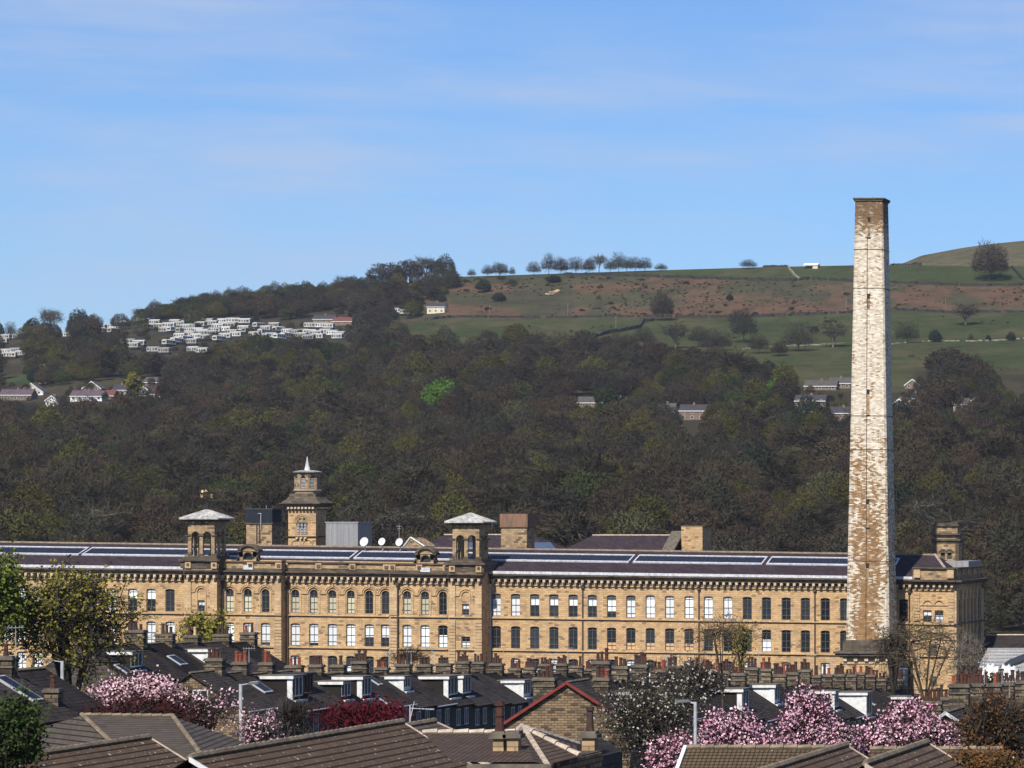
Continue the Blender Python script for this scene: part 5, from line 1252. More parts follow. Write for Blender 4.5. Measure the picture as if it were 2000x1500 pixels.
# distinct hillside trees: (px, base y, crown width px, height px, proto, label)
DT = [
 (758,541,88,46,2,'broad dark purplish tree at the left of the skyline clump'),(800,541,62,48,2,'tall purplish tree in the left skyline clump'),(832,539,56,44,9,'pale twigged tree in the middle of the left skyline clump'),
 (868,541,56,46,1,'rounded bare tree at the right end of the left skyline clump'),(921,538,20,14,1,'tiny bare tree alone on the skyline right of the big clump'),
 (952,537,26,22,6,'thin bare tree beside the dark rounded skyline tree'),(976,538,40,27,2,'dark rounded bare tree on the skyline above the rough gully'),(1000,538,16,16,1,'little bare tree on the skyline left of the long row'),
 (1043,532,34,26,6,'leftmost tree of the long skyline row'),(1072,532,36,42,6,'tall tree second from the left of the long skyline row'),(1096,531,32,34,2,'dark tree third from the left of the long skyline row'),
 (1125,530,44,33,6,'wide tree fourth from the left of the long skyline row'),(1151,530,28,31,2,'dark tree fifth from the left of the long skyline row'),(1170,529,30,33,9,'pale branched tree in the middle of the long skyline row'),
 (1192,529,30,27,6,'tree just left of the tallest right hand tree of the skyline row'),(1208,529,32,40,1,'tallest tree in the right half of the long skyline row'),(1224,528,30,30,6,'tree just right of the tallest right hand tree of the skyline row'),
 (1241,528,36,29,6,'rounded tree near the right end of the long skyline row'),(1259,527,34,27,6,'rightmost tree of the long skyline row'),(1291,526,30,13,6,'low bare tree standing alone right of the skyline row'),
 (1462,522,40,16,6,'flat topped lone tree on the bare skyline'),(1935,549,86,80,2,'huge dark spreading tree below the far hilltop at the right'),
 (1294,626,54,55,2,'bare tree at the end of the winding dark wall'),(1426,587,16,10,8,'small dark bush on the bracken slope'),(1082,552,32,12,8,'dark bush above the pale scree patch'),
 (1453,668,62,66,1,'bare tree beside the gap in the lower field'),(1560,688,74,60,1,'bare tree in the lower field left of the chimney'),(1627,680,60,46,9,'bare crooked tree just left of the chimney'),
 (1772,672,56,44,1,'bare spreading tree just right of the chimney in the field'),(1826,670,30,24,8,'small dark bush in the field right of the chimney'),(1886,634,56,36,9,'bare tree in the middle of the right hand field'),
 (1896,668,14,16,1,'small scrubby bush in the field below the right hand tree'),(1930,666,12,9,8,'tiny dark bush left of the paired bushes by the right edge'),(1975,667,22,16,8,'dark paired bush near the right edge of the field'),
 (1390,690,60,48,1,'bare tree at the left of the lower field'),(1320,680,56,44,9,'grey bare tree above the wood right of the winding wall'),(1140,702,70,62,2,'dark bare tree at the foot of the winding wall'),
 (1200,692,60,44,0,'brownish bare tree right of the foot of the winding wall'),(1445,637,50,30,1,'bare thorn tree beside the lower wall'),(1440,748,46,30,8,'dark evergreen at the left of the black conifer clump'),
 (1475,752,50,42,8,'tall dark evergreen in the middle of the black conifer clump'),(1503,752,54,46,8,'tallest dark evergreen of the black conifer clump'),(1528,756,30,34,8,'pointed dark evergreen at the right of the black conifer clump'),
 (1520,785,70,44,7,'bright green tree below the black conifer clump'),(860,812,84,72,7,'big bright green tree alone in the middle of the brown wood'),(155,650,52,44,8,'dark green round tree at the left end of the caravan site'),
 (100,642,46,50,9,'tall pale twiggy poplar on the left skyline'),(62,656,44,36,8,'dark round tree below the pale poplar'),(20,660,26,34,1,'bare tree at the left edge of the skyline'),(0,662,20,30,8,'dark evergreen at the left edge'),
 (84,752,18,34,11,'golden conifer above the small white gabled house'),(262,778,28,44,11,'golden conifer beside the white cottage'),(252,770,22,42,8,'dark spruce just behind the golden conifer'),
 (380,640,46,34,10,'light green tree above the middle of the caravan site'),(500,640,16,28,8,'narrow dark green conifer beside the long white caravan'),(750,645,40,24,8,'dark green bush at the right end of the caravan site'),
 (925,955,80,50,3,'yellow green tree near the middle bottom of the wood'),(1375,985,60,46,4,'fresh green tree low in the wood left of the chimney'),(1440,990,80,54,4,'broad green tree low in the wood left of the chimney'),
 (650,790,80,46,4,'green tinted tree above the bell tower spike'),(880,945,44,26,7,'small bright green tree low in the middle of the wood'),(540,845,90,50,3,'olive tree in the wood left of the bell tower'),
 (415,945,90,46,3,'large olive tree above the left belvedere'),(1135,845,70,50,3,'olive tree beside the half hidden houses'),(1185,795,60,40,4,'dark green tree above the half hidden houses'),
 (1850,735,110,60,2,'large dark brown tree right of the chimney above the houses'),(1935,775,40,44,5,'russet round tree at the right above the houses'),(1840,800,90,60,5,'russet tree in front of the right hand houses'),
 (1365,676,50,40,1,'bare scrubby tree in the pasture above the wood, left of the field gap'),(1412,686,44,38,0,'bare brown scrub tree touching the wood edge left of the field gap'),(1482,692,50,40,1,'bare scrub tree just right of the field gap tree'),
 (1522,696,40,30,2,'small dark scrub tree above the conifer clump'),(1590,652,22,12,8,'tiny dark thorn bush in the pasture left of the chimney'),(1258,678,52,40,1,'bare tree below the winding dark wall'),(1228,694,50,40,2,'dark scrub tree at the wood edge below the winding wall'),
 (1098,692,62,46,1,'rounded bare tree left of the foot of the winding wall'),(1055,686,58,40,0,'brown scrub tree at the wood edge below the left grass field'),(1008,680,66,48,3,'olive rounded tree rising into the left grass field'),(955,676,48,32,2,'low dark tree at the wood edge under the left grass field'),
 (975,590,30,16,8,'dark gorse bush in the rough gully left of the bracken'),(945,572,34,24,8,'dark bush at the top of the rough gully'),(1000,560,26,14,1,'grey bush on the slope below the dark rounded skyline tree'),
]
occupied = []
for (px, by, w, h, k, lab) in DT:
    k = {1:12, 0:12, 6:12, 2:13}.get(k, k) if by < 700 and not (w > 50 and px < 880) else k
    X, Y, z = hit(px, by, 700, 2310)
    if by < 545: Y = min(Y, 2296); X = (px-CX)*Y/F; z = tz(px, Y)
    s = Y/F; V = 12.4; H0 = 12.
    plant(k, X, Y, z, w*s/V, (h+4)*s/H0, R0.uniform(0, 6.28), lab); occupied.append((X, Y, w*s*.4))

# the wood: nearest ones one by one, the rest as one mass
def wood_top(px): return float(np.interp(px, [-400,0,60,110,200,300,420,560,700,730,800,885,900,960,1000,1080,1150,1300,1400,1500,1560,1700,1780,1850,1900,2000,2400],
                                             [690,668,668,662,628,612,598,580,566,562,552,545,600,690,690,688,692,706,712,736,760,830,775,735,745,800,800]))
CLEAR = [[(185,632),(300,628),(500,622),(690,640),(705,665),(690,700),(480,698),(440,714),(385,728),(245,728),(235,690),(185,690)], [(-10,738),(70,736),(76,764),(-10,768)], [(-10,664),(52,662),(56,736),(-10,736)], [(105,648),(140,640),(150,692),(105,696)],
         [(1545,735),(1665,735),(1665,762),(1670,848),(1550,848)], [(820,592),(880,592),(880,622),(820,622)], [(-10,765),(330,738),(330,800),(180,822),(110,832),(-10,822)], [(585,615),(700,615),(700,640),(585,640)], [(1730,775),(1925,780),(1925,832),(1730,838)], [(1105,780),(1225,776),(1225,822),(1105,822)],[(1322,815),(1385,815),(1385,880),(1322,880)], [(690,638),(780,630),(790,652),(690,662)], [(775,626),(880,618),(1010,618),(1300,640),(1080,690),(960,690),(900,690),(800,672)], [(872,600),(900,572),(965,555),(1000,620),(872,622)]]
rsw = np.random.RandomState(5); pts = []
Yc = 735.0
while Yc < 2290:
    stepx = 11.6 if Yc < 1500 else 10.4; Xa, Xb = (-420-CX)*Yc/F, (2320-CX)*Yc/F; x = Xa+rsw.uniform(0, stepx)
    while x < Xb:
        X = x+rsw.uniform(-4.2, 4.2); Y = Yc+rsw.uniform(-5.5, 5.5); px = CX+X*F/Y; z = tz(px, Y); py = CY-z*F/Y
        ok = py > wood_top(px) and not any(in_poly(px, py, P) for P in CLEAR)
        if ok and Yc > 900:
            for (ox, oy, orr) in occupied:
                if (X-ox)**2+((Y-oy)*.6)**2 < orr*orr: ok = False; break
        if ok: pts.append((X, Y, z, px, py))
        x += stepx
    Yc += 14. if Yc < 1500 else 12.5
for row_, (Ya, sc_) in enumerate(((2284, 1.), (2262, 1.), (2240, 1.), (2218, 1.))):
    px = 196 + row_*9
    while px < 725:
        Y = Ya+rsw.uniform(-6, 6); z = tz(px, Y); X = (px-CX)*Y/F; py = CY-z*F/Y
        if not any(in_poly(px, py, P) for P in CLEAR): pts.append((X, Y, z, px, py))
        px += rsw.uniform(17, 27)
for i in range(95):                       # scattered small trees among the caravans
    px, py = rsw.uniform(190, 690), rsw.uniform(640, 690); X, Y, z = hit(px, py, 1700, 2300); pts.append((X, Y, z, px, py+1000))
for n_, (xa, xb, ya, yb) in ((46, (-10, 330, 752, 822)), (22, (1548, 1650, 768, 846)), (34, (1738, 1930, 770, 834)), (14, (1105, 1225, 785, 820)), (16, (80, 240, 690, 725))):
    for i in range(n_): px, py = rsw.uniform(xa, xb), rsw.uniform(ya, yb); X, Y, z = hit(px, py, 1200, 2300); pts.append((X, Y, z, px, py+1000))
print('wood trees', len(pts))
def pick(px, py, X, Y):
    a = vnoise(X+900, Y, 70); b = rsw.uniform()
    w = [2.6,2.2,1.2,1.5,.6,1.3,1.6,.0,.12,.7,.3,0]
    if a > .6: w[3] += 2.4; w[4] += .7; w[10] += .2
    if a < .35: w[5] += 2.5; w[2] += 1.6
    if py < 700 and px < 900: w[8] += .8; w[1] += 1.5
    if 780 < py < 850 and px > 1100: w[8] += 1.3; w[4] += 1.4
    w = np.array(w)/sum(w); return int(rsw.choice(12, p=w))
pts.sort(key=lambda p: p[1])
vis = [p for p in pts if -10 < p[3] < 2010]
# the nearest trees whose crowns clear the mill roof
near = [p for p in vis if CY-(p[2]+12)*F/p[1] < 1062][:225]
nearset = set(id(p) for p in near); massv = []
GR = {0:'bare brown trees of the hillside wood',1:'bare grey trees of the hillside wood',2:'bare purplish trees of the hillside wood',3:'olive budding trees of the hillside wood',4:'green budding trees of the hillside wood',5:'bare russet trees of the hillside wood',6:'tall bare trees of the hillside wood',7:'bright green trees of the hillside wood',8:'dark evergreens of the hillside wood',9:'pale barked trees of the hillside wood',10:'light green trees of the hillside wood'}
for p in pts:
    k = pick(p[3], p[4], p[0], p[1]); s = rsw.choice((.62,.8,.95,1.1,1.25,1.5), p=(.1,.2,.25,.2,.15,.1))*rsw.uniform(.92,1.08)*(.93 if p[1] < 1500 else .86); sz = s*rsw.uniform(.85, 1.15); rot = rsw.uniform(0, 6.28)
    if p[4] > 1600: s *= .36; sz = s*1.05
    if p[1] > 2200 and p[3] < 730: s = rsw.uniform(.85, 1.2); sz = s*rsw.uniform(.8, 1.05)
    if id(p) in nearset: plant(k, p[0], p[1], p[2], s, sz, rot, KIND[k]+' in the lower edge of the wood just above the mill roof', GR[k])
    else: massv.append((p[0], p[1], p[2]-.3, k, s, sz, rot))
def wood_mass(massv, name, text, cat):
    A = np.array(massv); me = bpy.data.meshes.new(name); me.vertices.add(len(A)); me.vertices.foreach_set('co', A[:, :3].astype(np.float32).ravel())
    a = me.attributes.new('kind_index', 'INT', 'POINT'); a.data.foreach_set('value', A[:,3].astype(np.int32))
    a = me.attributes.new('tree_scale', 'FLOAT_VECTOR', 'POINT'); a.data.foreach_set('vector', np.stack([A[:,4],A[:,4],A[:,5]],1).astype(np.float32).ravel())
    a = me.attributes.new('tree_turn', 'FLOAT_VECTOR', 'POINT'); a.data.foreach_set('vector', np.stack([A[:,6]*0,A[:,6]*0,A[:,6]],1).astype(np.float32).ravel())
    ob = link(name, me); tag(ob, text, cat, kind='stuff')
    ng = bpy.data.node_groups.new('woodland', 'GeometryNodeTree'); ng.interface.new_socket('Geometry', in_out='INPUT', socket_type='NodeSocketGeometry'); ng.interface.new_socket('Geometry', in_out='OUTPUT', socket_type='NodeSocketGeometry')
    N = ng.nodes; gi = N.new('NodeGroupInput'); go = N.new('NodeGroupOutput'); jn = N.new('GeometryNodeJoinGeometry'); ng.links.new(jn.outputs[0], go.inputs[0])
    def attr(nm, dt):
        n = N.new('GeometryNodeInputNamedAttribute'); n.data_type = dt; n.inputs['Name'].default_value = nm; return n.outputs[0]
    ai, asc, ar = attr('kind_index','INT'), attr('tree_scale','FLOAT_VECTOR'), attr('tree_turn','FLOAT_VECTOR')
    used = sorted(set(int(k) for k in A[:,3]))
    crowns = {}
    for o in bpy.data.objects:
        if o.name.startswith('crown') and o.data is not None:
            for k in used:
                if o.data == PROTO[k][1] and k not in crowns: crowns[k] = o
    for k in used:
        if k not in crowns: 
            T = plant(k, massv[0][0], massv[0][1], -40, 1, 1, 0, KIND[k]+' in the lower edge of the wood just above the mill roof', GR[k]); crowns[k] = [c for c in T.children if c.name.startswith('crown')][0]
        oi = N.new('GeometryNodeObjectInfo'); oi.inputs['Object'].default_value = crowns[k]; oi.transform_space = 'ORIGINAL'; oi.inputs['As Instance'].default_value = True
        cm = N.new('FunctionNodeCompare'); cm.data_type = 'INT'; cm.operation = 'EQUAL'; ng.links.new(ai, cm.inputs[2]); cm.inputs[3].default_value = k
        ip = N.new('GeometryNodeInstanceOnPoints'); ng.links.new(gi.outputs[0], ip.inputs['Points']); ng.links.new(cm.outputs[0], ip.inputs['Selection']); ng.links.new(oi.outputs['Geometry'], ip.inputs['Instance'])
        ng.links.new(asc, ip.inputs['Scale']); ng.links.new(ar, ip.inputs['Rotation']); ng.links.new(ip.outputs[0], jn.inputs[0])
    md = ob.modifiers.new('woodland', 'NODES'); md.node_group = ng
wood_mass(massv, 'woodland', 'dense brown and olive spring wood covering the hillside behind the mill', 'woodland')
scrub = []
while len(scrub) < 1250:                  # tussocks, gorse and bracken clumps on the open slope
    px, Y = rsw.uniform(800, 2020), rsw.uniform(1700, 2290); z = tz(px, Y); py = CY-z*F/Y
    up_, lo_ = np.interp(px, *UPW), np.interp(px, *LOW)
    inb = up_+3 < py < lo_-2; dens = vnoise(px, py*4, 40)
    if py > 735 or py < 522: continue
    if inb and dens > .35 and (px > 885) or (not inb and py > lo_+4 and dens > .78 and rsw.uniform() < .35):
        s_ = rsw.uniform(.03, .09) if rsw.uniform() < .95 else rsw.uniform(.1, .2); k = int(rsw.choice((0, 3, 5, 8, 2), p=(.25,.25,.4,.03,.07)))
        scrub.append(((px-CX)*Y/F, Y, z-.1, k, s_*2.2, s_, rsw.uniform(0, 6.28)))
wood_mass(scrub, 'rough_scrub', 'rough tussocks and low scrub scattered over the open bracken slope and pasture', 'scrub')

# ------------------------------------------------------------------ foreground trees
def fg_tree(name, label, px, Y, y_top, y_bot, wpx, leafmat, leaves, lsize, seed, cat='tree', n=(7,6,6), branch_mat=BARK, r=.16, per=0, tw=.03, crown='crown', fork=.25, ground=None, dpx=None, jit=.35, up=0., second=None, twl=.7, asp=1.):
    p = pt(px, y_top, Y); zg = tz(1000, Y) if ground is None else ground; s = Y/F; H = p[2]-zg; zb = (CY-y_bot)*s; cb = max(.02, (zb-zg)/H); W = wpx*s
    T = thing(name, label, cat, (p[0], p[1], zg)); rs_ = np.random.RandomState(seed)
    L = skeleton(rs_, H, W, (dpx or wpx)*s, max(fork, cb*.9), *n, crown_base=cb, upright=up)
    tp = np.array([q[1] for q in L[-1]]); lo, hi = tp.min(0), tp.max(0); cen = (lo+hi)/2; fx = np.array([W/(hi[0]-lo[0]), (dpx or wpx)*s/(hi[1]-lo[1]), 1.]); zf = H/hi[2]
    def nz(q): q = np.array(q, float); t = min(1, max(0, q[2]/(H*.3))); q[:2] = (q[:2]-cen[:2]*t)*fx[:2]; q[2] *= zf; return q
    L = [[(nz(a_), nz(b_)) for a_, b_ in seg] for seg in L]
    V, Q = branches(L, r, (1,.5,.24,.12), (7,5,4,3))
    if per:
        V2, Q2 = twigs(L, rs_, per, twl, tw); Q2 = Q2+len(V)
        me = mesh_np('trunk', np.concatenate([V, V2]), np.concatenate([Q, Q2]), branch_mat)
    else: me = mesh_np('trunk', V, Q, branch_mat)
    link('trunk', me, T)
    def leafs(N, size, mat, nm, rr):
        par = np.array([q[0] for q in L[-1]]); tip = np.array([q[1] for q in L[-1]]); i = rr.randint(0, len(tip), N); f = rr.uniform(.35, 1.1, (N,1)); P = par[i]+(tip[i]-par[i])*f+rr.normal(size=(N,3))*jit
        V, Q = quads(P, size, rr, asp); link(nm, mesh_np(nm, V, Q, mat), T)
    if leaves: leafs(leaves, lsize, leafmat, crown, rs_)
    if second: leafs(second[1], second[2], second[0], second[3], np.random.RandomState(seed+1))
    return T
fg_tree('sycamore_tree', 'large sycamore with sparse yellow green young leaves in front of the mill at left', 145, 200, 1088, 1385, 310, LEAFY, 6500, .17, 21, n=(12,6,7), r=.3, per=3, tw=.035, jit=.16)
fg_tree('leafy_tree', 'dense fresh green tree cut off by the left edge beside the sycamore', -25, 195, 1068, 1370, 165, LEAFG, 8500, .18, 22, n=(9,7,7), r=.25, jit=.28)
fg_tree('leafy_tree', 'dark green leafy tree filling the bottom left corner', 15, 96, 1338, 1560, 150, LEAFK, 5000, .1, 23, n=(9,7,7), r=.1, per=1, tw=.012, jit=.12, ground=-11.5)
fg_tree('magnolia_tree', 'pink magnolia in full flower between the sycamore and the stone gable', 262, 188, 1316, 1430, 205, PINKL, 7500, .13, 24, n=(9,6,6), r=.18, per=2, crown='blossom', jit=.2, second=(MAROON, 1300, .2, 'leaf_cluster'), branch_mat=BARK)
fg_tree('flowering_tree', 'thin twiggy shrub with few pink flowers in front of the stone gable window', 405, 178, 1340, 1470, 150, PINKL, 650, .13, 25, n=(9,6,6), r=.1, per=3, tw=.035, crown='blossom', jit=.2)
fg_tree('flowering_tree', 'arching branch of pink flowers right of the left street lamp', 515, 160, 1385, 1480, 110, PINKL, 950, .12, 26, n=(7,6,5), r=.08, per=3, tw=.03, crown='blossom', jit=.14, second=None)
fg_tree('maroon_shrub', 'dark maroon shrub beneath the pink magnolia', 285, 176, 1372, 1440, 260, MAROON, 3600, .17, 27, cat='shrub', n=(9,6,5), r=.08, per=3, tw=.03, jit=.3)
fg_tree('crimson_shrub', 'crimson leaved shrub in the shade below the terrace eaves', 702, 140, 1368, 1450, 225, CRIM, 2300, .12, 28, cat='shrub', n=(10,6,5), r=.06, per=2, tw=.02, jit=.2, branch_mat=MAROON)
fg_tree('bare_tree', 'thin bare sapling with a pale trunk left of the crimson shrub', 572, 138, 1372, 1470, 60, None, 0, .1, 29, n=(6,5,5), r=.07, per=4, tw=.03)
fg_tree('blossom_tree', 'white blossom tree with dark twigs spreading right of the red edged gable', 1268, 142, 1302, 1520, 235, WHITB, 2000, .095, 30, n=(10,8,7), r=.14, per=5, tw=.026, crown='blossom', jit=.16, second=(BUD, 1500, .1, 'leaf_cluster'))
fg_tree('bare_tree', 'tall thin bare tree whose tips rise against the mill wall left of the pedestal', 1415, 250, 1196, 1340, 190, ORAN, 350, .12, 31, n=(8,4,4), r=.13, per=2, tw=.04, up=1.1, twl=1.0, fork=.12, branch_mat=BARKO)
fg_tree('bare_tree', 'dark twiggy tree between the white blossom tree and the middle terrace', 1345, 165, 1288, 1420, 170, WHITB, 500, .14, 32, n=(8,6,6), r=.13, per=4, tw=.035, crown='blossom', jit=.2)
PK = [(1322,126,1425,1560,130,3200),(1435,135,1385,1540,150,5600),(1570,140,1335,1530,135,5200),(1500,128,1430,1560,110,3600),(1640,132,1415,1540,100,3400),(1700,134,1400,1540,120,4400),(1775,136,1362,1520,120,4600),(1820,132,1400,1510,110,3000)]
PL = ['lowest pink cherry at the left of the blossom bank by the pantiled roof', 'broad pink cherry right of the white blossom tree', 'tallest pink cherry in the middle of the blossom bank', 'pink cherry low between the broad one and the tallest one', 'pink cherry just right of the tallest one',
      'pink cherry below the big white dormer', 'pink cherry reaching up beside the clay pots at the right', 'rightmost pink cherry below the pale edged gable']
for i, ((px, Y, yt, yb, w, N), lab) in enumerate(zip(PK, PL)):
    fg_tree('cherry_tree', lab, px, Y, yt, yb, w, PINK, int(N*1.15), .1, 40+i, n=(10,7,6), r=.13, per=2, tw=.025, crown='blossom', jit=.09, second=(MAROON, N//3, .12, 'leaf_cluster'), fork=.2)
fg_tree('bare_tree', 'big bare spreading tree against the mill end pavilion', 1815, 330, 1182, 1370, 215, BUD, 700, .18, 52, n=(7,5,5), r=.24, per=2, tw=.035, jit=.3, twl=.9, up=.15, branch_mat=BARKO)
fg_tree('bare_tree', 'leaning dark bare tree in front of the chimney pedestal', 1745, 335, 1215, 1350, 110, None, 0, .2, 53, n=(7,5,5), r=.34, per=3, tw=.04, up=.1)
fg_tree('rust_tree', 'rust leaved tree covering the bottom right corner', 1950, 112, 1345, 1560, 175, ORAN, 2400, .1, 54, n=(9,7,6), r=.1, per=5, tw=.03, jit=.14)
fg_tree('creeper', 'orange creeper over the wall at the bottom right', 1925, 104, 1462, 1560, 170, ORAN, 3400, .09, 55, cat='shrub', n=(9,6,5), r=.05, jit=.14)
fg_tree('budding_tree', 'wispy green budding shrub rising behind the upper left chimneys', 388, 345, 1198, 1300, 66, LEAFY, 1100, .3, 56, n=(8,5,5), r=.12, per=3, tw=.05, jit=.4)
fg_tree('budding_tree', 'second wispy green shrub growing down beside the stone stack left of the mill entrance', 425, 340, 1190, 1320, 38, LEAFY, 800, .28, 57, n=(8,5,5), r=.12, per=2, tw=.05, jit=.35)
fg_tree('budding_tree', 'small green budding tree low against the mill wall between two downpipes', 1448, 352, 1212, 1330, 40, LEAFY, 500, .26, 58, n=(7,5,5), r=.1, per=3, tw=.05, jit=.35)
fg_tree('shrub', 'reddish bare shrub above the stacks in front of the central mill block', 800, 352, 1262, 1330, 110, None, 0, .2, 59, cat='shrub', n=(10,6,5), r=.07, per=3, tw=.05, up=.5, branch_mat=TW[5])
fg_tree('shrub', 'dark green bush between the white sheeting and the right hand stacks', 1935, 240, 1322, 1400, 130, LEAFD, 3500, .25, 60, cat='shrub', n=(9,5,5), r=.08, jit=.35)
fg_tree('bare_tree', 'thin bare tree beside the mill end pavilion foot at right', 1895, 360, 1230, 1370, 80, None, 0, .2, 61, n=(8,6,5), r=.16, per=3, tw=.05, branch_mat=BARKL)

# ------------------------------------------------------------------ caravans
def caravan_meshes(col, roofc):
    b = MB(); b.box(-5, 5, -1.5, 1.5, .5, 2.7); r = MB(); r.hexa([(-5.15,-1.65,2.701),(5.15,-1.65,2.701),(5.15,0,3.15),(-5.15,0,3.15)], [(-5.15,-1.65,2.78),(5.15,-1.65,2.78),(5.15,0,3.24),(-5.15,0,3.24)]); r.hexa([(-5.15,1.65,2.701),(5.15,1.65,2.701),(5.15,.01,3.15),(-5.15,.01,3.15)], [(-5.15,1.65,2.78),(5.15,1.65,2.78),(5.15,.01,3.24),(-5.15,.01,3.24)])
    for x in (-5, 4.95): b.hexa([(x,-1.5,2.701),(x,1.5,2.701),(x,0,3.13)], [(x+.05,-1.5,2.701),(x+.05,1.5,2.701),(x+.05,0,3.13)])
    s = MB(); s.box(-4.9, 4.9, -1.4, 1.4, -.6, .499)
    w = MB()
    for x, ww in ((-3.8,1.5),(-1.6,1.),(.6,1.2),(3.,2.)): w.box(x-ww/2, x+ww/2, -1.53, -1.501, 1.15, 2.25)
    for x in (-5.03, 5.001): w.box(x, x+.03, -1.1, 1.1, 1.2, 2.2)
    out = []
    for mb, nm, mt in ((b,'body',col),(r,'roof',roofc),(s,'skirt',DARKM),(w,'window',GLASS)):
        me = bpy.data.meshes.new(nm); me.from_pydata(mb.v, [], mb.f); me.materials.append(mt); out.append((nm, me))
    return out
CM = [caravan_meshes(CARW, CARR), caravan_meshes(CARX, CARR), caravan_meshes(CARG, CARR)]
CV = [(198,645,22),(222,643,22),(245,638,26),(197,651,14,1),(222,652,14,1),(128,660,22),(118,658,18),(250,674,30),(262,682,26),(272,677,28),(292,645,14,1),(303,636,18),(313,643,26),(330,642,26),(322,651,24),(342,636,22),(352,639,20),(338,650,14,1),(366,637,24),
      (365,645,26,2),(356,652,16,1),(382,644,22,2),(372,651,22),(392,640,22),(406,634,26),(388,652,18),(398,655,16),(414,638,20),(352,663,18),(362,668,14,1),(372,660,20),(384,664,24),(392,658,24),(404,665,26),(412,658,22),(420,651,22),(426,644,26),(440,650,22),(448,642,28),(436,634,18),(455,633,30),(478,634,26),
      (452,656,22),(440,663,24),(428,668,18,1),(462,660,24),(476,648,16),(484,652,16,1),(376,674,14),(346,672,10,1),(330,676,14,1),(300,690,18),(322,692,14),(378,690,14),(396,692,12),(506,642,16,1),(520,648,20),(516,655,18,1),(536,642,18),(544,650,14,1),(498,660,18),(514,664,22),(530,662,20),(546,664,16,1),(560,662,14,1),
      (562,654,22),(578,656,22),(592,655,22),(606,656,20),(618,658,18),(590,662,20),(604,666,16),(636,655,22),(650,657,20),(664,660,18),(620,664,16),(606,642,26),(628,642,20),(642,643,18),(660,664,12),
      (12,664,18),(36,663,22),(6,672,18),(12,694,20),(30,692,16),(42,697,16),(20,700,18),(775,614,20),(792,616,10),(700,655,20),(716,656,16)]
C_MAT = {0:'white', 1:'cream', 2:'pale green'}
for i, c in enumerate(CV):
    px, py, w = c[:3]; end = len(c) > 3 and c[3] == 1; g = len(c) > 3 and c[3] == 2
    X, Y, z = hit(px, py, 1700, 2300); k = 2 if g else (i % 2)
    lab = ('pale green static caravan in the middle of the hillside site' if g else 'white static caravan seen end on at the hillside caravan site' if end else ('cream' if k == 0 else 'white')+' static caravan standing side on at the hillside caravan site')
    if px < 60: lab = 'white static caravan among trees at the left edge of the hill'
    if px in (775,792,700,716): lab = 'white static caravan at the right hand end of the caravan site'
    if px in (128,118): lab = 'cream static caravan between the poplar and the dark round tree'
    T = thing('caravan', lab, 'caravan', (X, Y, z+.4), 'static caravans on the hillside'); T.rotation_euler = (0, 0, (1.35 if end else R0.uniform(-.25, .12))); sc = .95 if end else (w*Y/F/11.5); T.scale = (min(max(sc, .7), 1.1), 1.05, 1.12)
    for nm, me in CM[k]: link(nm, me, T)

